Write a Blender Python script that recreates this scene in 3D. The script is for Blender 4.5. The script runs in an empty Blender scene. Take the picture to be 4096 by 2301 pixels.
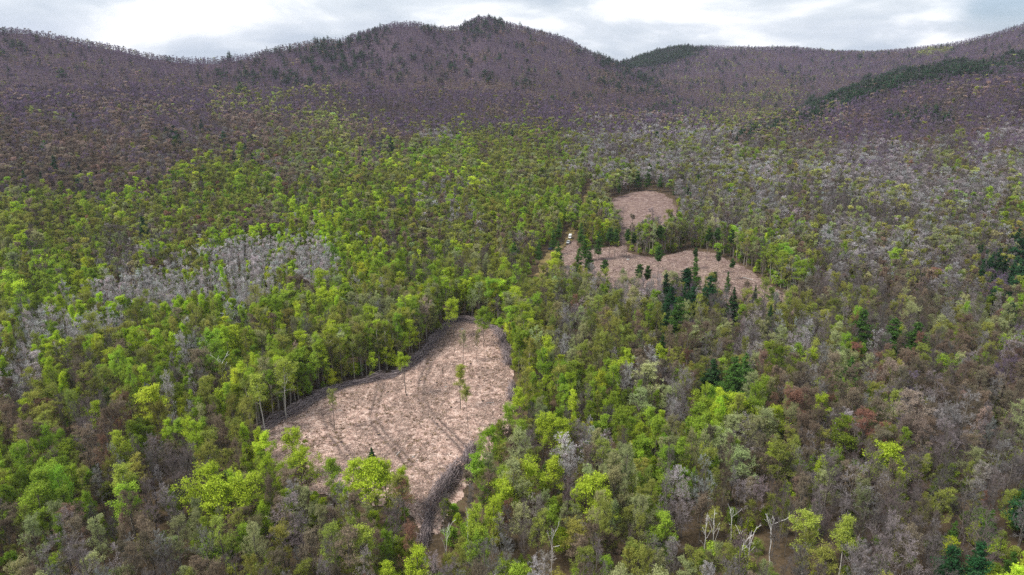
import bpy, math, random
import numpy as np

# ------------------------------------------------------------------ camera, sky, sun, exposure
SC = bpy.context.scene
CAM_Z, PITCH, FOCAL = 112.0, math.radians(18.0), 683.0     # focal in pixels of a 1024 wide frame
cd = bpy.data.cameras.new('camera'); cam = bpy.data.objects.new('camera', cd); SC.collection.objects.link(cam)
cd.sensor_width = 36.0; cd.lens = FOCAL / 1024 * 36.0; cd.clip_start = 1.0; cd.clip_end = 30000.0
cam.location = (0, 0, CAM_Z); cam.rotation_euler = (math.pi / 2 - PITCH, 0, 0)
SC.camera = cam
SC.render.resolution_x, SC.render.resolution_y = 1024, 575
SC.view_settings.view_transform = 'Standard'; SC.view_settings.look = 'None'; SC.view_settings.gamma = 1.0
SC.view_settings.exposure = 0.9
SC.cycles.use_denoising = False
SC.cycles.max_bounces = 5; SC.cycles.diffuse_bounces = 2; SC.cycles.glossy_bounces = 1
SC.cycles.transmission_bounces = 2; SC.cycles.volume_bounces = 0; SC.cycles.transparent_max_bounces = 4
SC.cycles.sample_clamp_indirect = 3.0; SC.cycles.caustics_reflective = False; SC.cycles.caustics_refractive = False

SUN_EL, SUN_AZ = 52.0, -112.0       # azimuth from +Y (view direction) towards +X, degrees
sl = bpy.data.lights.new('sun', 'SUN'); sun = bpy.data.objects.new('sun', sl); SC.collection.objects.link(sun)
sl.energy = 2.6; sl.angle = math.radians(17); sl.color = (1.0, 0.955, 0.88)
sun.rotation_euler = (math.radians(90 - SUN_EL), 0, math.radians(180 - SUN_AZ))

W = bpy.data.worlds.new('World'); SC.world = W; W.use_nodes = True
nt = W.node_tree; N = nt.nodes; Lk = nt.links; N.clear()
def nd(tree, kind, **kw):
    n = tree.nodes.new(kind)
    for k, v in kw.items():
        if k.startswith('i_'): n.inputs[k[2:].replace('_', ' ')].default_value = v
        else: setattr(n, k, v)
    return n
def ramp(tree, fac, stops, interp='LINEAR'):
    r = tree.nodes.new('ShaderNodeValToRGB'); r.color_ramp.interpolation = interp
    el = r.color_ramp.elements
    while len(el) < len(stops): el.new(0.5)
    for e, (p, c) in zip(el, stops): e.position = p; e.color = (*c, 1) if len(c) == 3 else c
    tree.links.new(fac, r.inputs['Fac']); return r.outputs['Color']
sky = nd(nt, 'ShaderNodeTexSky', sky_type='NISHITA'); sky.sun_disc = False
sky.sun_elevation = math.radians(SUN_EL); sky.sun_rotation = math.radians(SUN_AZ)
skys = nd(nt, 'ShaderNodeMixRGB', blend_type='MULTIPLY'); skys.inputs[0].default_value = 1
Lk.new(sky.outputs[0], skys.inputs[1]); skys.inputs[2].default_value = (0.055, 0.07, 0.09, 1)
tc = nd(nt, 'ShaderNodeTexCoord')
sep = nd(nt, 'ShaderNodeSeparateXYZ'); Lk.new(tc.outputs['Generated'], sep.inputs[0])
den = nd(nt, 'ShaderNodeMath', operation='ADD'); Lk.new(sep.outputs[2], den.inputs[0]); den.inputs[1].default_value = 0.30
dmx = nd(nt, 'ShaderNodeMath', operation='MAXIMUM'); Lk.new(den.outputs[0], dmx.inputs[0]); dmx.inputs[1].default_value = 0.04
dx = nd(nt, 'ShaderNodeMath', operation='DIVIDE'); Lk.new(sep.outputs[0], dx.inputs[0]); Lk.new(dmx.outputs[0], dx.inputs[1])
dy = nd(nt, 'ShaderNodeMath', operation='DIVIDE'); Lk.new(sep.outputs[1], dy.inputs[0]); Lk.new(dmx.outputs[0], dy.inputs[1])
cmb = nd(nt, 'ShaderNodeCombineXYZ'); Lk.new(dx.outputs[0], cmb.inputs[0]); Lk.new(dy.outputs[0], cmb.inputs[1])
cmb.inputs[2].default_value = 3.7
n1 = nd(nt, 'ShaderNodeTexNoise', i_Scale=0.75, i_Detail=8.0, i_Roughness=0.50, i_Distortion=0.5); Lk.new(cmb.outputs[0], n1.inputs['Vector'])
n2 = nd(nt, 'ShaderNodeTexNoise', i_Scale=1.7, i_Detail=8.0, i_Roughness=0.52, i_Distortion=0.4); Lk.new(cmb.outputs[0], n2.inputs['Vector'])
cloudcol = ramp(nt, n2.outputs['Fac'], [(0.38, (0.46, 0.535, 0.60)), (0.50, (0.64, 0.70, 0.74)), (0.64, (1.1, 1.1, 1.1))])
cover = ramp(nt, n1.outputs['Fac'], [(0.36, (0.35, 0.35, 0.35)), (0.50, (1, 1, 1))])
mixc = nd(nt, 'ShaderNodeMixRGB'); Lk.new(cover, mixc.inputs[0]); Lk.new(skys.outputs[0], mixc.inputs[1]); Lk.new(cloudcol, mixc.inputs[2])
bg = nd(nt, 'ShaderNodeBackground'); Lk.new(mixc.outputs[0], bg.inputs[0]); bg.inputs[1].default_value = 0.72
wo = nd(nt, 'ShaderNodeOutputWorld'); Lk.new(bg.outputs[0], wo.inputs[0])

rng = np.random.default_rng(7); random.seed(7)
COL = SC.collection
K = 2576 / 1024          # the measuring frame: coordinates below were read off the photo at 2576 wide

# ------------------------------------------------------------------ noise, projection, terrain
_perm = np.random.default_rng(3).random((256, 256))
def vnoise(x, y):
    xi, yi = np.floor(x).astype(int), np.floor(y).astype(int); fx, fy = x - xi, y - yi
    fx = fx * fx * (3 - 2 * fx); fy = fy * fy * (3 - 2 * fy)
    g = lambda a, b: _perm[a & 255, b & 255]
    return (g(xi, yi) * (1 - fx) + g(xi + 1, yi) * fx) * (1 - fy) + (g(xi, yi + 1) * (1 - fx) + g(xi + 1, yi + 1) * fx) * fy
def fbm(x, y, s, o=3):
    t = 0; a = 1; n = 0
    for i in range(o):
        t = t + a * (vnoise(x / s + 17 * i, y / s + 31 * i) - .5); n += a; a *= .5; s /= 2.1
    return t / n * 2
cp, sp = math.cos(PITCH), math.sin(PITCH)
def ray(px, py):
    """Direction (world) through a photo point (2576-wide frame)."""
    u = (np.asarray(px, float) / K - 512) / FOCAL; v = (287.5 - np.asarray(py, float) / K) / FOCAL
    return u, cp + v * sp, -sp + v * cp
def azel(px, py):
    x, y, z = ray(px, py); return np.degrees(np.arctan2(x, y)), z / np.hypot(x, y)
def project(x, y, z):
    z = z - CAM_Z; f = y * cp - z * sp; up = y * sp + z * cp
    return (512 + FOCAL * x / f) * K, (287.5 - FOCAL * up / f) * K
def crest(pts):
    """pts: photo x, photo y, distance -> arrays over azimuth of distance and ground height."""
    p = np.array(pts, float); a, e = azel(p[:, 0], p[:, 1])
    return a, p[:, 2], CAM_Z + p[:, 2] * e - 8.5
R1 = crest([(-500, 60, 1500), (0, 68, 1500), (60, 72, 1500), (130, 84, 1500), (200, 97, 1500), (290, 113, 1480), (380, 135, 1460), (450, 144, 1450), (540, 147, 1450),
            (620, 136, 1470), (700, 118, 1500), (760, 103, 1530), (850, 97, 1560), (900, 82, 1580), (950, 66, 1600), (990, 56, 1620), (1040, 56, 1640),
            (1100, 67, 1670), (1150, 67, 1700), (1180, 52, 1720), (1203, 42, 1740), (1228, 42, 1750), (1250, 50, 1750), (1320, 68, 1750), (1400, 88, 1750),
            (1440, 102, 1740), (1480, 127, 1730), (1530, 147, 1720), (1560, 155, 1710), (1650, 206, 1640), (1740, 268, 1560), (1800, 330, 1500), (1900, 420, 1450)])
R2 = crest([(1300, 200, 2500), (1480, 175, 2500), (1560, 155, 2450), (1600, 143, 2400), (1650, 126, 2400), (1700, 116, 2400), (1770, 114, 2400), (1900, 118, 2450), (2000, 117, 2500),
            (2100, 126, 2500), (2200, 129, 2500), (2300, 119, 2500), (2400, 106, 2450), (2500, 81, 2400), (2576, 58, 2400), (3100, 0, 2400)])
R3 = crest([(1700, 390, 1000), (1850, 322, 1060), (1940, 297, 1120), (2030, 270, 1180), (2100, 238, 1250), (2230, 186, 1380), (2400, 152, 1500), (2576, 126, 1600), (3100, 60, 1700)])
F1 = azel(np.array([-500, 0, 300, 600, 850, 1288, 1600, 1750, 2100]), np.full(9, 300))[0], [1180, 1150, 1120, 1050, 980, 960, 1040, 1200, 1300]
FR3 = azel(np.array([1700, 1900, 2200, 2576, 3100]), np.full(5, 300))[0], [850, 820, 780, 760, 700]
GL = azel(np.array([-500, 0, 350, 700, 1000, 1288, 1700, 2100, 2576, 3100]), np.full(10, 300))[0], [70, 66, 62, 50, 32, 26, 22, 24, 40, 50]
def sstep(t): t = np.clip(t, 0, 1); return t * t * (3 - 2 * t)
def ground(x, y):
    x = np.asarray(x, float); y = np.asarray(y, float)
    d = np.hypot(x, y) + 1e-6; a = np.degrees(np.arctan2(x, np.maximum(y, 1e-3)))
    rise = np.interp(a, *GL)
    base = rise * sstep((d - 380) / 850) + fbm(x, y, 190, 2) * 1.6 * sstep((d - 40) / 100)
    base = base + fbm(x + 900, y, 260, 2) * 9 * sstep((d - 550) / 500)
    out = base
    for (ca, cD, cZ), F in ((R1, F1), (R2, (F1[0], [1500] * 9)), (R3, FR3)):
        D = np.interp(a, ca, cD); Z = np.interp(a, ca, cZ); Fd = np.interp(a, *F)
        t = (d - Fd) / (D - Fd); tc_ = np.clip(t, 0, 1)
        prof = 0.62 * tc_ ** 1.15 + 0.38 * sstep(tc_)
        ok = (a >= ca[0] - 1) & (a <= ca[-1] + 40)
        layer = base + (Z - base) * prof + fbm(x, y, 210, 3) * 60 * tc_ * (1 - tc_) ** .7
        layer = np.where(t > 1, Z - .32 * (d - D) - .0004 * (d - D) ** 2, layer)
        layer = np.where(ok & (t > 0), layer, -1e3)
        out = np.maximum(out, layer)
    far = sstep((d - 2900) / 900)
    return out * (1 - far) + 5 * far
def unproject(px, py, lift=0.0):
    x, y, z = ray(px, py)
    k = np.hypot(x, y); d = np.geomspace(50, 3000, 900)
    gz = ground(x / k * d, y / k * d) + lift; rz = CAM_Z + z / k * d
    i = int(np.argmax(rz < gz))
    if i == 0: i = len(d) - 1
    f0, f1 = rz[i - 1] - gz[i - 1], rz[i] - gz[i]; t = f0 / (f0 - f1 + 1e-9)
    dd = d[i - 1] + (d[i] - d[i - 1]) * min(max(t, 0), 1)
    return float(x / k * dd), float(y / k * dd)
def poly(pts): return np.array([unproject(*p) for p in pts])

# ------------------------------------------------------------------ mesh and material helpers
def mesh_from(name, V, F, mats=(), mi=None, attrs=None, smooth=False):
    """V (n,3); F (m,k) equal sided faces."""
    me = bpy.data.meshes.new(name); V = np.asarray(V, np.float32); F = np.asarray(F, np.int32)
    me.vertices.add(len(V)); me.vertices.foreach_set('co', V.ravel())
    k = F.shape[1]; me.loops.add(F.size); me.loops.foreach_set('vertex_index', F.ravel())
    me.polygons.add(len(F)); me.polygons.foreach_set('loop_start', np.arange(0, F.size, k, dtype=np.int32))
    for m in mats: me.materials.append(m)
    if mi is not None: me.polygons.foreach_set('material_index', np.asarray(mi, np.int32))
    for an, (typ, dom, arr) in (attrs or {}).items():
        at = me.attributes.new(an, typ, dom)
        at.data.foreach_set('value' if typ in ('FLOAT', 'INT') else ('color' if typ == 'FLOAT_COLOR' else 'vector'), np.asarray(arr, np.float32).ravel())
    me.update(calc_edges=True); me.validate()
    if smooth: me.polygons.foreach_set('use_smooth', [True] * len(F))
    return me
def tubes(P0, P1, r0, r1, n=3):
    """Tapered prisms between P0 and P1 (m,3)."""
    m = len(P0); D = P1 - P0; D = D / (np.linalg.norm(D, axis=1, keepdims=True) + 1e-9)
    ref = np.where(np.abs(D[:, 2:3]) > .9, np.array([[1., 0, 0]]), np.array([[0, 0, 1.]]))
    A = np.cross(D, ref); A /= np.linalg.norm(A, axis=1, keepdims=True) + 1e-9; B = np.cross(D, A)
    an = np.arange(n) * 2 * np.pi / n
    ring = A[:, None] * np.cos(an)[None, :, None] + B[:, None] * np.sin(an)[None, :, None]
    V = np.concatenate([P0[:, None] + ring * np.reshape(r0, (-1, 1, 1)), P1[:, None] + ring * np.reshape(r1, (-1, 1, 1))], 1).reshape(-1, 3)
    b = (np.arange(m) * 2 * n)[:, None]; i = np.arange(n)[None]; j = (i + 1) % n
    F = np.stack([b + i, b + j, b + n + j, b + n + i], -1).reshape(-1, 4)
    return V, F
def unit(v): return v / (np.linalg.norm(v, axis=-1, keepdims=True) + 1e-9)
def leafquads(C, size, flat=.5):
    """Small rhombic leaf sprays at centres C."""
    m = len(C); nrm = unit(rng.normal(size=(m, 3)) + np.array([0, 0, 1.]) * flat * 2 * rng.random((m, 1)))
    a = unit(np.cross(nrm, rng.normal(size=(m, 3)))); b = np.cross(nrm, a)
    s = (size * rng.uniform(.6, 1.35, m))[:, None]; w = s * rng.uniform(.45, .8, (m, 1))
    V = np.stack([C - a * s * .5, C + b * w * .5 + nrm * s * .08, C + a * s * .5, C - b * w * .5 + nrm * s * .08], 1).reshape(-1, 3)
    return V, np.arange(m * 4).reshape(-1, 4)
def join(*vf):
    V = []; F = []; o = 0; mi = []
    for k, (v, f, m) in enumerate(vf):
        V.append(v); F.append(f + o); o += len(v); mi.append(np.full(len(f), m))
    return np.concatenate(V), np.concatenate(F), np.concatenate(mi)

def tinted(name, jitter=.28, translucent=0.0, base=None, rough_noise=6.0):
    """Diffuse material whose base colour is the tree's own tint, varied leaf by leaf and clump by clump."""
    m = bpy.data.materials.new(name); m.use_nodes = True; t = m.node_tree; t.nodes.clear()
    if base is None:
        at = nd(t, 'ShaderNodeAttribute', attribute_type='INSTANCER', attribute_name='tint'); col = at.outputs['Color']
    else:
        rgb = nd(t, 'ShaderNodeRGB'); rgb.outputs[0].default_value = (*base, 1); col = rgb.outputs[0]
    lr = nd(t, 'ShaderNodeAttribute', attribute_type='GEOMETRY', attribute_name='leaf_random')
    tcn = nd(t, 'ShaderNodeTexCoord'); nz = nd(t, 'ShaderNodeTexNoise', i_Scale=.55, i_Detail=2.0)
    t.links.new(tcn.outputs['Object'], nz.inputs['Vector'])
    s = nd(t, 'ShaderNodeMath', operation='ADD'); t.links.new(lr.outputs['Fac'], s.inputs[0]); t.links.new(nz.outputs['Fac'], s.inputs[1])
    mr = nd(t, 'ShaderNodeMapRange'); t.links.new(s.outputs[0], mr.inputs['Value'])
    mr.inputs['From Min'].default_value = .3; mr.inputs['From Max'].default_value = 1.7
    mr.inputs['To Min'].default_value = 1 - jitter * 1.3; mr.inputs['To Max'].default_value = 1 + jitter * 1.3
    hs = nd(t, 'ShaderNodeHueSaturation'); t.links.new(col, hs.inputs['Color']); t.links.new(mr.outputs[0], hs.inputs['Value'])
    hm = nd(t, 'ShaderNodeMapRange'); t.links.new(lr.outputs['Fac'], hm.inputs['Value'])
    hm.inputs['To Min'].default_value = .488; hm.inputs['To Max'].default_value = .512
    t.links.new(hm.outputs[0], hs.inputs['Hue'])
    df = nd(t, 'ShaderNodeBsdfDiffuse'); t.links.new(hs.outputs[0], df.inputs['Color']); out = df.outputs[0]
    if translucent:
        tr = nd(t, 'ShaderNodeBsdfTranslucent'); t.links.new(hs.outputs[0], tr.inputs['Color'])
        mx = nd(t, 'ShaderNodeMixShader'); mx.inputs[0].default_value = translucent
        t.links.new(out, mx.inputs[1]); t.links.new(tr.outputs[0], mx.inputs[2]); out = mx.outputs[0]
    o = nd(t, 'ShaderNodeOutputMaterial'); t.links.new(out, o.inputs[0]); return m
M_LEAF = tinted('spring_leaves', .34, .38)
M_TWIG = tinted('budding_twigs', .22)
M_BARK = tinted('grey_bark', .30, base=(.15, .13, .11))
M_EDGE = tinted('pale_grey_bark', .30, base=(.30, .27, .23))
M_PALE = tinted('pale_birch_bark', .18, base=(.52, .49, .45))
M_NEEDLE = tinted('pine_needles', .34, .12)
M_DEAD = tinted('bleached_deadwood', .15, base=(.70, .67, .65))

# ------------------------------------------------------------------ tree skeletons
def children_of(P, R, per, trange, ang, length, curve=.25, k=4, up=.25, rscale=.5):
    """P (m,k,3) parent polylines -> child polylines; vectorised branching."""
    m, kk, _ = P.shape; n = m * per
    par = np.repeat(np.arange(m), per); t = rng.uniform(*trange, n) * (kk - 1); i = np.minimum(t.astype(int), kk - 2); f = (t - i)[:, None]
    base = P[par, i] * (1 - f) + P[par, i + 1] * f; dirp = unit(P[par, i + 1] - P[par, i])
    side = unit(np.cross(dirp, rng.normal(size=(n, 3))))
    A = rng.uniform(*ang, n)[:, None]
    d = unit(dirp * np.cos(A) + side * np.sin(A)); r = (R[par, i] * (1 - f[:, 0]) + R[par, i + 1] * f[:, 0]) * rscale
    L = (length[par] if np.ndim(length) else length) * rng.uniform(.6, 1.15, n) * (1.15 - .5 * t / (kk - 1))
    return lines(base, d, L, r, k, curve, up)
def lines(base, d, L, r, k, curve, up):
    n = len(base); pts = [base]; d = d.copy()
    for s in range(k - 1):
        d = unit(d + rng.normal(size=(n, 3)) * curve * .5 + np.array([0, 0, up]) * .5)
        pts.append(pts[-1] + d * (L / (k - 1))[:, None])
    tt = np.linspace(0, 1, k)
    return np.stack(pts, 1), np.maximum(r[:, None] * (1 - .8 * tt[None]), .006), L
def skin(P, R, n=3, rmin=0.0):
    A = P[:, :-1].reshape(-1, 3); B = P[:, 1:].reshape(-1, 3)
    return tubes(A, B, np.maximum(R[:, :-1].reshape(-1), rmin), np.maximum(R[:, 1:].reshape(-1), rmin), n)

def deciduous(H, Wd, base, mode, lod, slender=False):
    """-> (trunk V,F), (crown V,F,material index). mode: leafy, budding, bare. lod 0 near .. 2 far."""
    lean = rng.normal(size=2) * .03 * H; kz = 6
    z = np.linspace(0, H * (.93 if slender else .8), kz)
    tp = np.stack([lean[0] * (z / H) ** 1.5 + rng.normal(size=kz) * .10 * (z > 0), lean[1] * (z / H) ** 1.5 + rng.normal(size=kz) * .10 * (z > 0), z], 1)[None]
    r0 = .0105 * H * (.75 if slender else 1); tR = (r0 * (1 - .78 * (z / H)))[None]
    trunk = skin(tp, tR, 6 if lod == 0 else (4 if lod == 1 else 3), (0, .10, .13)[lod])
    nl = (15, 11, 7)[lod]
    t = np.sort(rng.uniform(base, 1.0, nl)); t[-3:] = rng.uniform(.95, 1.0, 3)
    zi = t * (kz - 1); i = np.minimum(zi.astype(int), kz - 2); f = (zi - i)[:, None]
    b0 = tp[0][i] * (1 - f) + tp[0][i + 1] * f
    az = np.arange(nl) * 2.4 + rng.uniform(0, 1, nl); q = (t - base) / (1 - base)
    el = np.radians((28 if not slender else 52) + 44 * q ** 1.3 * rng.uniform(.75, 1.2, nl))
    d = np.stack([np.cos(az) * np.cos(el), np.sin(az) * np.cos(el), np.sin(el)], 1)
    L = Wd * .5 * (.80 + .35 * np.sin(np.pi * np.clip(q * .75 + .22, 0, 1))) * rng.uniform(.75, 1.2, nl)
    L = np.where(q > .85, np.maximum(L * .9, H * .17), L)
    r = np.full(nl, r0 * .42)
    P1, Q1, L1 = lines(b0, d, L, r, 5, .30, .16)
    limbs = skin(P1, Q1, 4 if lod == 0 else 3, (.022, .05, .08)[lod])
    P2, Q2, L2 = children_of(P1, Q1, (7, 5, 4)[lod], (.22, 1.0), (.45, 1.0), L1 * .52, .35, 4 if lod == 0 else 3, .22, .55)
    sec = skin(P2, Q2, 3, (.016, .036, .06)[lod])
    geo = [(*limbs, 0), (*sec, 0)]
    if lod < 2:
        P3, Q3, L3 = children_of(P2, Q2, (5, 4)[lod], (.2, 1.0), (.4, 1.0), L2 * .58, .3, 3, .25, .6)
        geo.append((*skin(P3, Q3, 3, (.012, .026)[lod]), 1))
    else: P3, L3 = P2, L2
    if mode != 'leafy' and lod < 2:
        P4, Q4, L4 = children_of(P3, np.maximum(Q3, .012), 4 if lod == 0 else 2, (.15, 1.0), (.35, .9), L3 * .62, .25, 2, .3, .7)
        geo.append((*skin(P4, Q4, 3, (.0095, .02)[lod]), 1))
    else: P4 = P3
    nleaf = {'leafy': (5200, 2300, 620), 'budding': (3600, 1500, 420), 'bare': (500, 420, 330)}[mode][lod]
    size = {'leafy': (.28, .46, .95), 'budding': (.20, .40, .85), 'bare': (.16, .28, .52)}[mode][lod]
    src = P3 if mode == 'leafy' else P4
    zc_ = src[:, -1, 2]; zq = (zc_ - zc_.min()) / (np.ptp(zc_) + 1e-6); w = (rng.random(len(src)) ** 2.2 + .02) * (.25 + zq ** 1.3); w /= w.sum()             # clumpy: some twigs carry much more
    pi = rng.choice(len(src), nleaf, p=w); tt = rng.random((nleaf, 1)) ** .7
    a = src[pi, 0] * (1 - tt) + src[pi, -1] * tt
    a = a + rng.normal(size=(nleaf, 3)) * np.array([1, 1, .55]) * ({'leafy': .34, 'budding': .22, 'bare': .14}[mode] * (1, 1.25, 1.8)[lod])
    geo.append((*leafquads(a, size, .8), 2))
    return trunk, join(*geo)
def conifer(H, Wd, base, lod, style):
    kz = 5; z = np.linspace(0, H, kz); tp = np.stack([rng.normal(size=kz) * .12 * (z > 0) * (z < H), rng.normal(size=kz) * .12 * (z > 0) * (z < H), z], 1)[None]
    r0 = .011 * H; tR = (r0 * (1 - .9 * z / H))[None]
    trunk = skin(tp, tR, 6 if lod == 0 else 3, (0.02, .08, .2)[lod])
    nw = int((H * (1 - base)) / (.75, 1.1, 1.9)[lod]) + 3; per = (6, 5, 4)[lod]
    q = np.repeat(np.linspace(0, .97, nw), per) + rng.uniform(-.02, .02, nw * per); q = np.clip(q, 0, .985); n = len(q)
    if style == 'pine': env = (1 - q) ** .62 * (.62 + .38 * np.minimum(1, q * 5 + .4)) * rng.uniform(.55, 1.18, n) * (1 + .22 * np.sin(q * 24))
    elif style == 'tuft': env = np.sqrt(np.clip(1 - (q * 1.7 - .75) ** 2, .05, 1)) * rng.uniform(.5, 1.1, n)
    else: env = (1 - q) ** .85 * rng.uniform(.8, 1.12, n)
    az = rng.uniform(0, 2 * np.pi, n); L = np.maximum(Wd * .5 * env, .25)
    el = np.radians(np.where(q > .8, 35, 6 if style != 'spruce' else -8) + rng.normal(size=n) * 7)
    zz = H * (base + (1 - base) * q); b0 = np.stack([np.zeros(n), np.zeros(n), zz], 1)
    d = np.stack([np.cos(az) * np.cos(el), np.sin(az) * np.cos(el), np.sin(el)], 1)
    P1, Q1, L1 = lines(b0, d, L, np.full(n, r0 * .22), 4, .2, .14 if style != 'spruce' else .05)
    geo = [(*skin(P1, Q1, 3, (.02, .05, .1)[lod]), 0)]
    nleaf = (8200, 2600, 480)[lod]; size = (.44, .72, 1.15)[lod]
    w = L1 ** 1.3; w /= w.sum(); pi = rng.choice(n, nleaf, p=w); t = rng.uniform(.25, 1.02, nleaf) * 2.999; i = np.minimum(t.astype(int), 2); f = (t - i)[:, None]
    a = P1[pi, i] * (1 - f) + P1[pi, i + 1] * f
    a = a + rng.normal(size=(nleaf, 3)) * np.array([1, 1, .36]) * (.09 + .13 * L1[pi])[:, None]
    geo.append((*leafquads(a, size, 1.2), 2))
    return trunk, join(*geo)
def snag(H, lod=0):
    """A dead bleached birch: trunk forking into broken bare limbs."""
    kz = 5; z = np.linspace(0, H * .72, kz)
    tp = np.stack([np.cumsum(rng.normal(size=kz) * .16), np.cumsum(rng.normal(size=kz) * .16), z], 1)[None]
    tR = (.0066 * H * (1 - .45 * z / H))[None]; n = 7; az = np.arange(n) * 2.3; el = np.radians(rng.uniform(52, 78, n)); i = np.array([2, 3, 3, 3, 4, 4, 4])
    d = np.stack([np.cos(az) * np.cos(el), np.sin(az) * np.cos(el), np.sin(el)], 1)
    P1, Q1, L1 = lines(tp[0][i], d, H * rng.uniform(.18, .34, n), np.full(n, .0035 * H), 5, .45, .05)
    P2, Q2, _ = children_of(P1, Q1, 3, (.35, .95), (.5, .9), L1 * .3, .4, 3, .2, .7)
    return skin(tp, tR, 6, .03), join((*skin(P1, Q1, 4, .05), 2), (*skin(P2, Q2, 3, .032), 2))

def tree_meshes(name, trunk, crown, bark, leafm, twigm):
    tV, tF = trunk; cV, cF, cM = crown
    # per-face random number carried on the vertices
    lr = lambda V, k: np.repeat(rng.random((len(V) + k - 1) // k), k)[:len(V)]
    tm = mesh_from(name + '_trunk', tV, tF, [bark], None, {'leaf_random': ('FLOAT', 'POINT', lr(tV, 4))})
    r = lr(cV, 4)
    cm = mesh_from(name + '_crown', cV, cF, [bark, twigm, leafm], cM, {'leaf_random': ('FLOAT', 'POINT', r)})
    V, F, M = join((tV, tF, 0), (cV, cF, 0)); M = np.concatenate([np.zeros(len(tF)), cM])
    wm = mesh_from(name + '_whole', V, F, [bark, twigm, leafm], M, {'leaf_random': ('FLOAT', 'POINT', np.concatenate([lr(tV, 4), r]))})
    return tm, cm, wm
# kind -> list over lod of list of variants (trunk mesh, crown mesh, whole mesh, nominal height, nominal crown width)
BANK = {}
def bank(kind, lods, variants, fn, bark, leafm=None, twigm=None):
    BANK[kind] = {}
    for l in lods:
        BANK[kind][l] = []
        for v in range(variants if l < 2 else max(2, variants - 1)):
            H, Wd, tr, cr = fn(l, v); BANK[kind][l].append((*tree_meshes(f'{kind}_{l}_{v}', tr, cr, bark, leafm or M_LEAF, twigm or M_TWIG), H, Wd))
def dec(mode, Hs, Ws, base, slender=False):
    def f(l, v):
        H = Hs[v % len(Hs)]; Wd = Ws[v % len(Ws)]; return (H, Wd, *deciduous(H, Wd, base, mode, l, slender))
    return f
def con(Hs, Ws, bases, styles):
    def f(l, v):
        k = v % len(Hs); return (Hs[k], Ws[k], *conifer(Hs[k], Ws[k], bases[k], l, styles[k]))
    return f
bank('leafy', (0, 1, 2), 6, dec('leafy', (17, 15, 18, 14, 17, 13), (5.8, 7.4, 6.4, 8.2, 4.8, 5.4), .42), M_BARK)
bank('budding', (0, 1, 2), 6, dec('budding', (17, 16, 18, 17, 14, 15), (5.8, 7.0, 7.6, 4.8, 6.4, 5.2), .42), M_BARK)
bank('bare', (0, 1, 2), 5, dec('bare', (17, 16, 18, 17, 15), (6.0, 7.6, 6.6, 5.0, 5.6), .38), M_BARK)
bank('aspen', (0, 1), 4, dec('bare', (15, 16.5, 14, 15.5), (2.5, 2.9, 2.2, 2.6), .30, True), M_EDGE)
bank('poplar', (0, 1), 3, dec('leafy', (16, 17, 15), (4.2, 4.8, 3.8), .48, True), M_PALE)
bank('birch', (0, 1), 3, dec('leafy', (19, 20, 18), (6.0, 5.5, 6.5), .55), M_PALE)
bank('edge', (0,), 6, dec('leafy', (21, 19.5, 22, 20, 21, 18), (5.6, 5.0, 6.4, 5.2, 4.6, 5.8), .50), M_EDGE)
bank('edgebud', (0,), 4, dec('budding', (21, 20, 22, 19), (5.6, 5.0, 6.2, 5.4), .48), M_EDGE)
bank('seed', (0,), 3, dec('leafy', (19, 20, 18), (6.0, 5.2, 5.6), .64), M_BARK)
bank('veil', (0,), 2, dec('leafy', (19, 18), (5.0, 4.4), .40), M_BARK)
bank('whip', (0,), 2, dec('budding', (17, 16), (4.2, 3.8), .62), M_BARK)
bank('sapling', (0, 1), 3, dec('leafy', (6, 7.5, 5), (3.8, 4.2, 3.4), .15), M_BARK)
bank('pine', (0, 1, 2), 3, con((21, 18, 20), (9.0, 8.5, 7.5), (.22, .18, .30), ('pine',) * 3), M_BARK, M_NEEDLE)
bank('tuft', (0, 1), 2, con((19, 18), (6.5, 7.0), (.62, .58), ('tuft',) * 2), M_BARK, M_NEEDLE)
bank('spruce', (0, 1, 2), 2, con((15, 17), (5.5, 5.0), (.08, .12), ('spruce',) * 2), M_BARK, M_NEEDLE)
bank('snag', (0,), 3, lambda l, v: (18, 5, *snag(18)), M_DEAD, M_DEAD, M_DEAD)
print('bank built')

# ------------------------------------------------------------------ the setting: terrain, clearings, track
def ground_material(name, stops, scales, bump=.4, extra=None):
    m = bpy.data.materials.new(name); m.use_nodes = True; t = m.node_tree; t.nodes.clear()
    tcn = nd(t, 'ShaderNodeTexCoord'); mp = nd(t, 'ShaderNodeMapping'); t.links.new(tcn.outputs['Object'], mp.inputs[0])
    a = nd(t, 'ShaderNodeTexNoise', i_Scale=scales[0], i_Detail=8.0, i_Roughness=.65); t.links.new(mp.outputs[0], a.inputs['Vector'])
    b = nd(t, 'ShaderNodeTexNoise', i_Scale=scales[1], i_Detail=6.0, i_Roughness=.7); t.links.new(mp.outputs[0], b.inputs['Vector'])
    mix = nd(t, 'ShaderNodeMath', operation='ADD'); t.links.new(a.outputs['Fac'], mix.inputs[0]); t.links.new(b.outputs['Fac'], mix.inputs[1])
    hv = nd(t, 'ShaderNodeMath', operation='MULTIPLY'); t.links.new(mix.outputs[0], hv.inputs[0]); hv.inputs[1].default_value = .5
    col = ramp(t, hv.outputs[0], stops)
    if extra: col = extra(t, col, mp)
    bs = nd(t, 'ShaderNodeBsdfPrincipled'); bs.inputs['Roughness'].default_value = .95; bs.inputs['Specular IOR Level'].default_value = 0
    t.links.new(col, bs.inputs['Base Color'])
    bm = nd(t, 'ShaderNodeBump', i_Strength=bump, i_Distance=.3); t.links.new(b.outputs['Fac'], bm.inputs['Height']); t.links.new(bm.outputs[0], bs.inputs['Normal'])
    o = nd(t, 'ShaderNodeOutputMaterial'); t.links.new(bs.outputs[0], o.inputs[0]); return m
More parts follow.
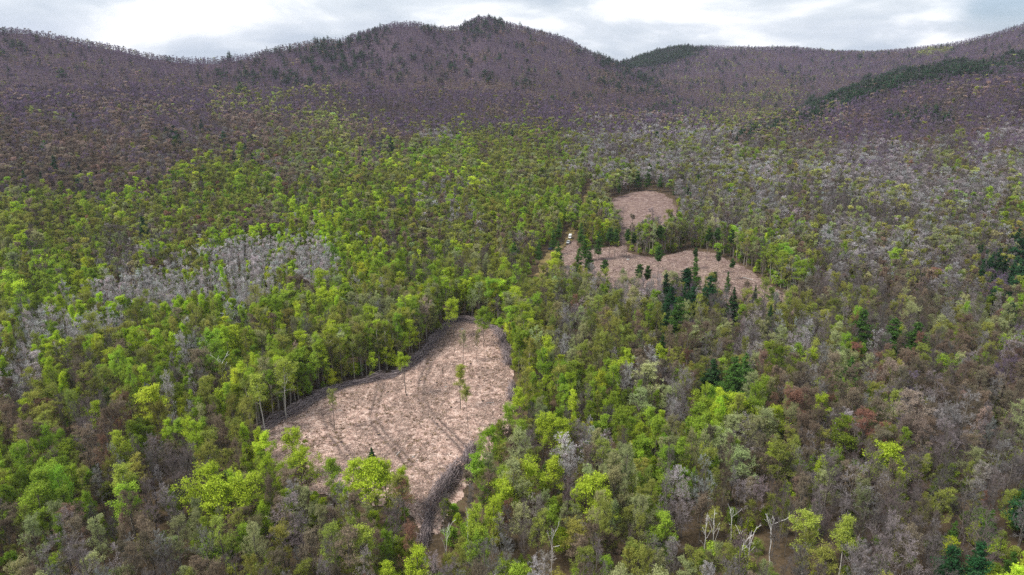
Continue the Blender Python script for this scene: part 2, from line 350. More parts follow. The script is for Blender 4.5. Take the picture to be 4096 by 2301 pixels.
def highland(t, col, mp):
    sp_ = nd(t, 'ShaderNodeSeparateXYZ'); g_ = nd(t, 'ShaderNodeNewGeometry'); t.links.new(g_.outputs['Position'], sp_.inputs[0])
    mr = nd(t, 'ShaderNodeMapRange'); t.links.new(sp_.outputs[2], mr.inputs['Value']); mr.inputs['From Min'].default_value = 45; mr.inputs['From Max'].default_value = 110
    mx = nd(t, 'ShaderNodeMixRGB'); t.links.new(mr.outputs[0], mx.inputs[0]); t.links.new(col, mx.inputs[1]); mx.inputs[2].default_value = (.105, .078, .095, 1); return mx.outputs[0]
M_FLOOR = ground_material('leaf_litter', [(.36, (.045, .034, .022)), (.47, (.085, .062, .038)), (.55, (.125, .088, .055)), (.64, (.09, .10, .04))], (.06, 1.1), .4, highland)
def worn(t, col, mp):
    at = nd(t, 'ShaderNodeAttribute', attribute_type='GEOMETRY', attribute_name='wear')
    dk = nd(t, 'ShaderNodeTexNoise', i_Scale=.35, i_Detail=5.0, i_Roughness=.7); t.links.new(mp.outputs[0], dk.inputs['Vector'])
    sc = ramp(t, dk.outputs['Fac'], [(.50, (0, 0, 0)), (.66, (1, 1, 1))])
    m1 = nd(t, 'ShaderNodeMixRGB'); t.links.new(sc, m1.inputs[0]); t.links.new(col, m1.inputs[1]); m1.inputs[2].default_value = (.17, .11, .095, 1)
    m2 = nd(t, 'ShaderNodeMixRGB'); t.links.new(at.outputs['Fac'], m2.inputs[0]); t.links.new(m1.outputs[0], m2.inputs[1]); m2.inputs[2].default_value = (.105, .080, .074, 1)
    return m2.outputs[0]
M_CLEAR = ground_material('slash_covered_soil', [(.385, (.15, .10, .088)), (.44, (.36, .240, .195)), (.50, (.54, .365, .295)), (.57, (.72, .565, .485))], (.55, 3.6), .9, worn)
M_CLEAR2 = ground_material('older_slash_soil', [(.38, (.07, .050, .044)), (.45, (.145, .098, .086)), (.52, (.215, .150, .132)), (.60, (.36, .285, .255))], (.30, 2.0), .9, worn)
M_TRACK = ground_material('trodden_grass', [(.36, (.14, .10, .045)), (.5, (.24, .18, .075)), (.64, (.30, .24, .12))], (.3, 2.0))

az = np.radians(np.linspace(-64, 64, 560)); dd = np.concatenate([np.linspace(2, 40, 8), np.geomspace(44, 3300, 560), np.geomspace(3420, 5600, 8)])
AA, DD = np.meshgrid(az, dd, indexing='ij'); X = DD * np.sin(AA); Y = DD * np.cos(AA); Z = ground(X, Y)
idx = np.arange(X.size).reshape(X.shape)
F = np.stack([idx[:-1, :-1], idx[:-1, 1:], idx[1:, 1:], idx[1:, :-1]], -1).reshape(-1, 4)[:, ::-1]
terr = bpy.data.objects.new('terrain', mesh_from('terrain', np.stack([X, Y, Z], -1).reshape(-1, 3), F, [M_FLOOR], smooth=True)); COL.objects.link(terr)
terr['kind'] = 'structure'; terr['label'] = 'brown leaf littered valley floor rising into the mountain slopes'
# how far each azimuth is screened by nearer ground (used to leave out trees nobody sees)
EL = np.maximum.accumulate((Z - CAM_Z) / DD, axis=1)

P_C1 = poly([(652, 1092), (720, 1048), (790, 1003), (850, 978), (930, 962), (1000, 937), (1050, 907), (1088, 868), (1115, 826), (1145, 809), (1212, 814), (1254, 835), (1276, 872),
             (1284, 930), (1300, 985), (1296, 1022), (1278, 1060), (1262, 1100), (1240, 1140), (1205, 1185), (1160, 1230), (1128, 1285), (1096, 1340), (1070, 1338),
             (1014, 1285), (940, 1268), (870, 1252), (790, 1240), (715, 1205), (660, 1150)])
P_C2 = poly([(1385, 700), (1398, 658), (1412, 634), (1436, 608), (1450, 606), (1456, 632), (1490, 627), (1545, 622), (1590, 640), (1640, 650), (1690, 640), (1735, 627), (1800, 638), (1850, 663), (1900, 692),
             (1950, 727), (2008, 757), (1995, 795), (1900, 805), (1800, 785), (1700, 775), (1600, 765), (1500, 748), (1420, 728)])
P_C3 = poly([(1524, 518), (1545, 500), (1590, 485), (1635, 478), (1668, 488), (1690, 504), (1704, 528), (1706, 560), (1690, 585), (1640, 598), (1600, 596), (1576, 615), (1578, 645), (1556, 640), (1558, 600), (1552, 560)])
L_TRACK = poly([(1335, 745), (1362, 684), (1377, 648), (1388, 631), (1420, 615), (1434, 598), (1436, 583), (1452, 565), (1463, 545), (1474, 505), (1486, 470)])
L_SKID = poly([(1080, 1330), (1070, 1375), (1058, 1420)])
def inside(P, x, y):
    c = np.zeros(np.shape(x), bool); n = len(P)
    for i in range(n):
        x0, y0 = P[i]; x1, y1 = P[(i + 1) % n]
        c ^= ((y0 > y) != (y1 > y)) & (x < (x1 - x0) * (y - y0) / (y1 - y0 + 1e-12) + x0)
    return c
def dist_line(P, x, y, closed=False):
    d = np.full(np.shape(x), 1e9); n = len(P)
    for i in range(n if closed else n - 1):
        a = P[i]; b = P[(i + 1) % n]; v = b - a; t = np.clip(((x - a[0]) * v[0] + (y - a[1]) * v[1]) / (v @ v), 0, 1)
        d = np.minimum(d, np.hypot(x - a[0] - t * v[0], y - a[1] - t * v[1]))
    return d
def sdist(P, x, y):
    d = dist_line(P, x, y, True); return np.where(inside(P, x, y), -d, d)
RUTS = [poly(p) for p in ([(1082, 910), (1062, 955), (1058, 1000), (1080, 1040), (1120, 1080), (1160, 1120), (1180, 1150)],
                          [(960, 965), (948, 1010), (938, 1050), (960, 1090), (1000, 1130), (1030, 1170)],
                          [(820, 1045), (835, 1090), (870, 1140), (905, 1180)],
                          [(1120, 840), (1105, 880), (1082, 910)])]
RUTS2 = [poly(p) for p in ([(1600, 660), (1660, 672), (1700, 690), (1760, 700)], [(1565, 520), (1562, 560), (1566, 600), (1568, 640)])]
def sheet(name, P, step, mat, label, ruts=(), lift=.1, relief=.16):
    x0, y0 = P.min(0) - 3; x1, y1 = P.max(0) + 3
    gx, gy = np.meshgrid(np.arange(x0, x1, step), np.arange(y0, y1, step), indexing='ij')
    s = sdist(P, gx, gy) + fbm(gx, gy, 7, 3) * 2.8
    keep = s < .4
    wear = np.zeros(gx.shape); dip = np.zeros(gx.shape)
    for R in ruts:
        dl = dist_line(R, gx, gy)
        w = np.exp(-((dl - 1.0) / .55) ** 2) * np.clip(.95 + 1.0 * fbm(gx, gy, 5, 2), .35, 1); wear = np.maximum(wear, w); dip = np.maximum(dip, np.exp(-((dl - 1.0) / .5) ** 2))
        wear = np.maximum(wear, .35 * (dl < 2.2) * np.clip(.5 + fbm(gx + 50, gy, 4, 2), 0, 1))
    z = ground(gx, gy) + lift + relief * (.5 + .5 * fbm(gx, gy, 2.4, 4)) + relief * .8 * (.5 + .5 * fbm(gx + 99, gy, 14, 2)) - dip * .22 - np.clip(s + 1.2, 0, 2) * .05
    ix = -np.ones(gx.shape, int); fk = keep[:-1, :-1] & keep[1:, :-1] & keep[:-1, 1:] & keep[1:, 1:]
    used = np.zeros(gx.shape, bool); used[:-1, :-1] |= fk; used[1:, :-1] |= fk; used[:-1, 1:] |= fk; used[1:, 1:] |= fk
    ix[used] = np.arange(used.sum())
    F = np.stack([ix[:-1, :-1][fk], ix[1:, :-1][fk], ix[1:, 1:][fk], ix[:-1, 1:][fk]], -1)
    me = mesh_from(name, np.stack([gx[used], gy[used], z[used]], -1), F, [mat], None, {'wear': ('FLOAT', 'POINT', wear[used])}, smooth=True)
    o = bpy.data.objects.new(name, me); COL.objects.link(o); o['kind'] = 'structure'; o['label'] = label; return o
sheet('clearing_ground', P_C1, .45, M_CLEAR, 'bare pinkish brown ground of the large near clearing', RUTS, .10, .12)
sheet('clearing_ground', P_C2, .8, M_CLEAR2, 'bare pinkish brown ground of the wide far clearing', RUTS2, .2, .15)
sheet('clearing_ground', P_C3, .9, M_CLEAR2, 'bare pinkish brown ground of the small rounded farthest clearing', RUTS2, .25, .15)
def ribbon_poly(L, w):
    T = np.gradient(L, axis=0); T = unit(T); Nn = np.stack([-T[:, 1], T[:, 0]], 1); return np.concatenate([L + Nn * w, (L - Nn * w)[::-1]])
sheet('dirt_track', ribbon_poly(L_TRACK, 2.4), .8, M_TRACK, 'tan grassy track running through the trees beside the far clearing', [L_TRACK], .15, .1)

def openground(x, y):
    """Distance to the nearest open ground: negative inside it."""
    d = np.minimum(np.minimum(sdist(P_C1, x, y), sdist(P_C2, x, y)), sdist(P_C3, x, y))
    d = np.minimum(d, dist_line(L_TRACK[:7], x, y) - 5.0); d = np.minimum(d, dist_line(L_TRACK[7:], x, y) - 2.2); d = np.minimum(d, dist_line(L_SKID, x, y) - 2.0); return d

# ------------------------------------------------------------------ what grows where (read off the photo, 32 x 18 cells)
MAP = ["VVVVVVVVVVVVVvvvVVVVVVVVVVVVVVVV",
       "VVVVVVVvvVvvvvvvVVvvvUUUUUUUUUUU",
       "VVVVVVVvvvvvVVVVVVVvVUUUUUUVVVVV",
       "WWWWWWWYYYYVVVVVVVVVvUYYYUVVVVVV",
       "BBBBBBBBbbOYOOGOOOPPPMMMDDVVVDVP",
       "BBBBBBGGbbGGGGGGOOMMPMPPMPPPPMOP",
       "OOGGGGbbbGGGGMMGGGOMMMMMMMMPPMMO",
       "LGGDMbSSSSSGOOGOOGGMMMMOMMPMPMMD",
       "GGGGSSSSSSSGGGOOOGOMMODMMDMMDPMC",
       "GGSSSSSSLGGMOGGGOMbMbCDbMDMMMMDO",
       "SSSSSGOGGGMGGGOGGMObMbbDMMbMMbbM",
       "SSOOObMGGGGOOGGGGOGMRbbMOMbbBMBB",
       "DOOOOMOGGGOOOOOGLGOODMGGbbMbBDBB",
       "bbMRGGOOGGOOOOOGGGMOGGOMOMMbBDDD",
       "GObbMMOOGGOOGOOGGMOOGGOMMbMDDDRD",
       "GObbMMLLLOMGLbbGLGGOGMbMOMMDDDCD",
       "bObMbbOOOMbbMRbGMGMOMbMDDDMDRDDC",
       "LbMbOMbOMObbLMbMOMbOMDMDDDDDDDCL"]
# letter -> (kind, weight) and tints below; V darker, U paler, as painted cloud shade
MIX = {'V': dict(mauve=.90, tan=.07, conif=.015, olive=.015), 'v': dict(mauve=.90, tan=.04, conif=.06), 'C': dict(conif=.78, mauve=.22), 'W': dict(tan=.28, mauve=.66, yel=.02, brown=.04), 'Y': dict(yel=.32, olive=.12, tan=.26, mauve=.27, conif=.03),
       'B': dict(brown=.55, mauve=.22, tan=.10, grey=.07, olive=.04, conif=.02), 'b': dict(brown=.24, olive=.32, sage=.12, green=.14, grey=.15, rust=.03), 'M': dict(dark=.22, grey=.26, pale=.10, olive=.15, sage=.12, green=.06, brown=.09),
       'O': dict(olive=.42, sage=.12, green=.20, lime=.06, brown=.12, dark=.08), 'G': dict(green=.38, lime=.24, olive=.22, sage=.08, dark=.03, brown=.05), 'L': dict(lime=.66, green=.22, olive=.12),
       'P': dict(pale=.52, grey=.24, olive=.09, dark=.09, yel=.06), 'S': dict(aspen=.66, poplar=.14, green=.07, olive=.11, pale=.02), 'D': dict(dark=.40, grey=.18, olive=.20, sage=.08, brown=.11, rust=.03),
       'U': dict(lit_mauve=.74, mauve=.14, yel=.05, tan=.05, conif=.02), 'R': dict(rust=.22, brown=.34, dark=.20, olive=.24)}
TINT = {'mauve': ((.190, .138, .220), 'bare', 'mauve-grey'), 'brown': ((.215, .168, .118), 'budding', 'brown'), 'tan': ((.315, .240, .195), 'budding', 'tan'), 'olive': ((.270, .290, .062), 'budding', 'olive'),  # mauve carries the cloud shadow of the near mountains in its colour
        'green': ((.255, .360, .042), 'leafy', 'green'), 'lime': ((.400, .500, .045), 'leafy', 'lime-green'), 'yel': ((.390, .420, .130), 'budding', 'yellowish'), 'grey': ((.275, .250, .250), 'bare', 'grey'),
        'dark': ((.140, .116, .114), 'bare', 'dark grey'), 'pale': ((.440, .415, .425), 'bare', 'pale silver'), 'rust': ((.280, .155, .108), 'budding', 'rust-red'), 'aspen': ((.480, .455, .455), 'aspen', 'lilac-grey'),
        'poplar': ((.370, .510, .040), 'poplar', 'lime-green'), 'conif': ((.026, .075, .028), 'pine', 'dark green'), 'sage': ((.330, .350, .160), 'budding', 'sage-green'), 'birch': ((.40, .47, .08), 'birch', 'yellow-green'), 'snag': ((.78, .74, .72), 'snag', 'white'),
        'lit_mauve': ((.245, .180, .275), 'bare', 'lit_mauve-grey')}  # paler mauve for the back ridge, painted as if outside the cloud shadow
SP = list(TINT)
WM = np.zeros((18, 32, len(SP)))
for r_, row in enumerate(MAP):
    for c_, ch in enumerate(row):
        for k_, w_ in MIX[ch].items(): WM[r_, c_, SP.index(k_)] = w_

DARK = [([(1850, 332), (1920, 296), (2020, 272), (2040, 255), (2090, 232), (2150, 205), (2230, 178), (2330, 158), (2400, 150), (2490, 148), (2475, 176), (2380, 186), (2300, 200), (2220, 232), (2130, 262), (2085, 278), (2050, 306), (1960, 322), (1890, 345), (1840, 350)], .74),
        ([(2212, 296), (2235, 276), (2290, 264), (2345, 262), (2400, 290), (2390, 312), (2300, 300), (2230, 305)], .6),
        ([(1562, 154), (1600, 140), (1650, 122), (1700, 110), (1745, 108), (1765, 122), (1740, 140), (1700, 150), (1640, 160), (1600, 168)], .8),
        ([(2490, 140), (2580, 120), (2580, 160), (2500, 165)], .4), ([(760, 105), (900, 75), (1000, 60), (1010, 110), (940, 150), (800, 180), (740, 150)], .10),
        ([(1150, 60), (1180, 45), (1250, 42), (1280, 60), (1230, 80), (1160, 80)], .22), ([(1500, 130), (1560, 150), (1700, 230), (1640, 240), (1540, 190)], .10)]
STANDS = [[(485, 655), (520, 610), (600, 596), (700, 603), (770, 598), (850, 640), (830, 695), (700, 685), (640, 695), (560, 668)], [(222, 720), (260, 690), (350, 688), (520, 690), (660, 668), (690, 712), (600, 748), (500, 765), (420, 775), (300, 762), (240, 755)],
          [(15, 800), (110, 778), (310, 800), (300, 850), (170, 862), (20, 855)], [(0, 880), (60, 858), (95, 930), (80, 985), (-60, 960)], [(560, 745), (640, 735), (650, 765), (580, 775)]]
SILVER = [[(2060, 385), (2200, 350), (2330, 360), (2350, 395), (2250, 420), (2100, 415)], [(2080, 440), (2250, 420), (2420, 430), (2560, 450), (2560, 520), (2400, 500), (2200, 470)], [(1880, 410), (1965, 405), (1995, 472), (1925, 482)],
          [(1895, 498), (1965, 492), (2015, 548), (1915, 548)], [(1040, 325), (1110, 318), (1155, 345), (1070, 368)], [(2400, 355), (2576, 330), (2576, 400), (2430, 395)], [(1700, 330), (1840, 318), (1850, 360), (1720, 380)], [(2040, 590), (2110, 580), (2120, 610), (2050, 615)]]
def pick_species(x, y, zc):
    px, py = project(x, y, zc)
    gx = np.clip(px / 80.5 - .5 + rng.normal(size=len(x)) * .12 + fbm(x, y, 45, 2) * .35, 0, 30.999); gy = np.clip(py / 80.4 - .5 + rng.normal(size=len(x)) * .12 + fbm(x + 300, y, 45, 2) * .25, 0, 16.999)
    i = gy.astype(int); j = gx.astype(int); fy = (gy - i)[:, None]; fx = (gx - j)[:, None]
    w = (WM[i, j] * (1 - fx) + WM[i, j + 1] * fx) * (1 - fy) + (WM[i + 1, j] * (1 - fx) + WM[i + 1, j + 1] * fx) * fy
    # neighbours tend to be alike: a slowly varying random field per species
    for s in range(len(SP)): w[:, s] *= np.exp((2.5 * fbm(x + 77 * s, y - 53 * s, 24, 2) + 1.6 * fbm(x - 91 * s, y + 61 * s, 95, 2)) * (.5 if SP[s] == 'conif' else .8 if SP[s] == 'aspen' else 1))
    ci_ = SP.index('conif'); far_ = y > 620
    for P_, q_ in DARK:
        k_ = inside(np.array(P_, float), px + fbm(x, y, 40, 3) * 34, py + fbm(x + 500, y, 30, 3) * 14) & far_; w[k_] *= (1 - q_); w[k_, ci_] += q_
    in_ = np.zeros(len(x), bool); jx, jy = px + fbm(x + 70, y, 14, 2) * 34, py + fbm(x, y + 70, 14, 2) * 16
    for P_ in STANDS: in_ |= inside(np.array(P_, float), jx, jy)
    a_i = SP.index('aspen'); w[:, a_i] *= .12; w[in_] *= .12; w[in_, a_i] += .8
    for P_ in SILVER: k_ = inside(np.array(P_, float), jx, jy); w[k_] *= .5; w[k_, SP.index('pale')] += .45
    b_ = fbm(x + 1300, y * 1.6, 170, 3)
    for q_, f_ in (('mauve', 0), ('tan', 2.6), ('dark', -2.6)): w[:, SP.index(q_)] = np.where(py < 330, (w[:, SP.index(q_)] + (.10 if q_ == 'dark' else .02 if q_ == 'tan' else 0)) * np.exp(f_ * b_), w[:, SP.index(q_)])
    k_ = inside(np.array([(1585, 520), (1715, 500), (1780, 560), (1930, 640), (1990, 720), (1850, 655), (1735, 622), (1590, 640)], float), px, py + 14)
    for q_, f_ in (('lime', .08), ('green', .25), ('grey', 2.2), ('dark', 1.8), ('brown', 1.6), ('yel', .2)): w[k_, SP.index(q_)] *= f_
    vignette_ = np.clip((py - 1120) / 250, 0, 1) * np.clip(np.abs(px - 1000) / 900 + .45, 0, 1)  # lens vignetting imitated with darker species towards bottom and sides
    for q_, f_ in (('lime', .55), ('green', .75), ('dark', 1.8), ('brown', 1.3), ('grey', 1.25)): w[:, SP.index(q_)] *= 1 + (f_ - 1) * vignette_
    k_ = inside(np.array([(2300, 128), (2340, 116), (2400, 113), (2395, 122), (2330, 136)], float), px, py); w[k_, SP.index('yel')] += 3
    w /= w.sum(1, keepdims=True); c = np.cumsum(w, 1); u = rng.random((len(x), 1)); return np.minimum((u > c).sum(1), len(SP) - 1), px, py

# ------------------------------------------------------------------ trees one can point at in the photo: crown centre x, y, species, height, width factor, wording
LAND = [
 (480, 1085, 'lime', 17, .8, 'narrow lime-green tree standing clear left of the near clearing'),
 (605, 962, 'lime', 17, 1.05, 'brightest lime-green crown at the edge left of the near clearing'),
 (655, 985, 'birch', 21, 1.1, 'tall light green tree with white trunk above the left clearing corner'),
 (240, 1042, 'lime', 16, .9, 'light green round tree beside a salmon-brown bare tree'),
 (275, 1062, 'rust', 15, 1.2, 'salmon-brown round bare tree in the left foreground'),
 (312, 1215, 'birch', 19, 1.2, 'pale forked birch with white limbs in the left foreground forest'),
 (510, 1225, 'lime', 19, 1.1, 'vivid yellow-green tree, leftmost of the bright foreground clump'),
 (560, 1240, 'lime', 18, 1.2, 'vivid yellow-green tree in the middle of the bright foreground clump'),
 (605, 1245, 'lime', 19, 1.1, 'vivid yellow-green tree, rightmost of the bright foreground clump'),
 (885, 1190, 'lime', 17, 1.1, 'lime-green tree on the near edge of the big clearing, left one of the pair'),
 (945, 1200, 'lime', 18, 1.25, 'broad lime-green tree on the near edge of the big clearing'),
 (730, 1115, 'lime', 16, 1.0, 'light green tree at the lower left corner of the near clearing'),
 (770, 1170, 'lime', 16, 1.0, 'yellow-green tree on the lower clearing edge, between two paler ones'), (1000, 1232, 'olive', 17, 1.1, 'olive green budding tree close to the near tip of the clearing'),
 (835, 1180, 'green', 16, 1.0, 'soft green tree just below the near clearing edge'),
 (1015, 1245, 'rust', 16, .9, 'orange-brown budding tree at the near tip of the clearing'),
 (1305, 1010, 'lime', 17, 1.0, 'bright green tree against the right edge of the near clearing'),
 (1365, 1075, 'lime', 18, 1.0, 'light green tree right of the near clearing, left of a vivid green one'),
 (1420, 1090, 'lime', 19, .95, 'vivid green tree with pale forked trunk right of the near clearing'),
 (1325, 1200, 'lime', 17, 1.1, 'round lime tree in the middle foreground, upper left of its cluster'),
 (1255, 1255, 'lime', 17, 1.0, 'yellow-green round tree right of the brush pile'),
 (1500, 1240, 'lime', 18, 1.2, 'broad vivid green crown in the middle foreground'),
 (1520, 1275, 'lime', 16, 1.0, 'smaller vivid green crown touching a broad one in middle foreground'),
 (1240, 1290, 'lime', 16, .9, 'yellow-green tree beside a rust-red bare one, middle foreground'),
 (1275, 1285, 'rust', 14, .8, 'rust-red bare tree in the middle foreground'),
 (1350, 1275, 'pale', 16, 1.1, 'silvery yellow bare crown, middle foreground'),
 (1260, 1330, 'pale', 13, 1.0, 'small creamy grey bare crown near the lower picture edge'),
 (1370, 1425, 'pale', 15, 1.4, 'broad silver-grey bare crown at the bottom edge'),
 (1045, 1420, 'lime', 16, 1.1, 'lime-green tree at the bottom edge below the brush pile gap'),
 (915, 1375, 'birch', 20, .9, 'twin stemmed white birch near the bottom edge, left of the gap'),
 (1120, 1340, 'snag', 14, .7, 'dead white birch with upright stubs right of the brush gap'),
 (1176, 1310, 'snag', 13, .7, 'bleached dead tree above and right of the brush gap'),
 (1390, 1350, 'snag', 17, .6, 'thin bleached dead spire in the middle foreground'),
 (1950, 1318, 'snag', 15, 1.1, 'brightest white dead birch forking into many stubs'),
 (1862, 1362, 'snag', 14, 1.0, 'white dead birch, left one of a close pair near the bottom'),
 (1890, 1366, 'snag', 14.5, 1.0, 'white dead birch, right one of a close pair near the bottom'),
 (1780, 1332, 'snag', 14, .8, 'thin pale dead birch at the left of the dead group'),
 (1799, 1322, 'snag', 14, .8, 'pale dead birch beside a thinner one at the left of the dead group'),
 (1848, 1300, 'snag', 16, .6, 'slim grey dead tree behind the white dead pair'),
 (497, 636, 'snag', 20, 1.0, 'lone white dead tree above the grey aspen stand'),
 (556, 915, 'snag', 17, 1.0, 'bleached dead tree in the forest left of the near clearing'),
 (708, 945, 'birch', 22, 1.0, 'tall white trunked birch at the left forest edge of the near clearing'),
 (1158, 985, 'skip', 0, 0, ''),
 (1580, 905, 'lime', 17, .9, 'light green tree on a pale trunk beyond the near clearing, right side'),
 (1540, 935, 'lime', 17, 1.2, 'round bright green crown right of the near clearing'),
 (1660, 892, 'lime', 16, 1.0, 'round light green crown in the forest right of the near clearing'),
 (1855, 1030, 'lime', 17, 1.25, 'broad lime crown, rightmost of three in the right middle forest'),
 (1800, 1040, 'lime', 16, 1.0, 'lime crown, middle one of three in the right middle forest'),
 (1750, 1045, 'green', 15, 1.0, 'green crown, leftmost of three in the right middle forest'),
 (2068, 1025, 'lime', 17, 1.0, 'solitary round lime crown in the brown forest on the right'),
 (2043, 902, 'lime', 15, .9, 'small lime crown among brown trees on the right'),
 (1945, 1150, 'lime', 16, 1.1, 'lime-green crown in the right foreground'),
 (2060, 1185, 'lime', 17, .8, 'narrow fresh green tree in the right foreground'),
 (2240, 1160, 'lime', 17, 1.5, 'broad olive-lime crown in the right foreground'),
 (2130, 1350, 'birch', 19, 1.0, 'green topped birch near the bottom right'),
 (2035, 1335, 'birch', 19, 1.0, 'leaning birch with pale green crown near the bottom right'),
 (2055, 935, 'pale', 14, 1.0, 'small silver bare crown among brown trees on the right'),
 (2470, 1200, 'pale', 17, 1.2, 'grey bare crown with spreading limbs near the right edge'),
 (2290, 1175, 'dark', 18, 1.6, 'wide bare grey tree with fine twigs in the right foreground'),
 (500, 1085, 'skip', 0, 0, ''),
 (545, 425, 'lime', 20, 1.7, 'broad bright green crown high on the left forest slope'),
 (600, 437, 'lime', 18, 1.4, 'second bright green crown on the left forest slope, right of a broader one'),
 (30, 585, 'lime', 19, 1.5, 'vivid green crown at the left picture edge'),
 (805, 700, 'lime', 17, 1.2, 'vivid yellow-green crown right of the grey aspen stand'),
 (820, 752, 'lime', 17, 1.4, 'domed yellow-green crown right of the aspen stand'),
 (1310, 600, 'pale', 17, 1.6, 'silvery bare crown left of the track'),
 (1437, 527, 'pale', 18, 1.6, 'silvery bare crown above the parked vehicles'),
 (1045, 765, 'lime', 17, 1.0, 'bright green crown behind the top of the near clearing'),
 (1140, 780, 'lime', 18, .9, 'bright green edge tree behind the top left of the near clearing'),
 (1215, 800, 'green', 18, .9, 'green edge tree directly above the near clearing'),
 (1740, 240, 'skip', 0, 0, ''),
]
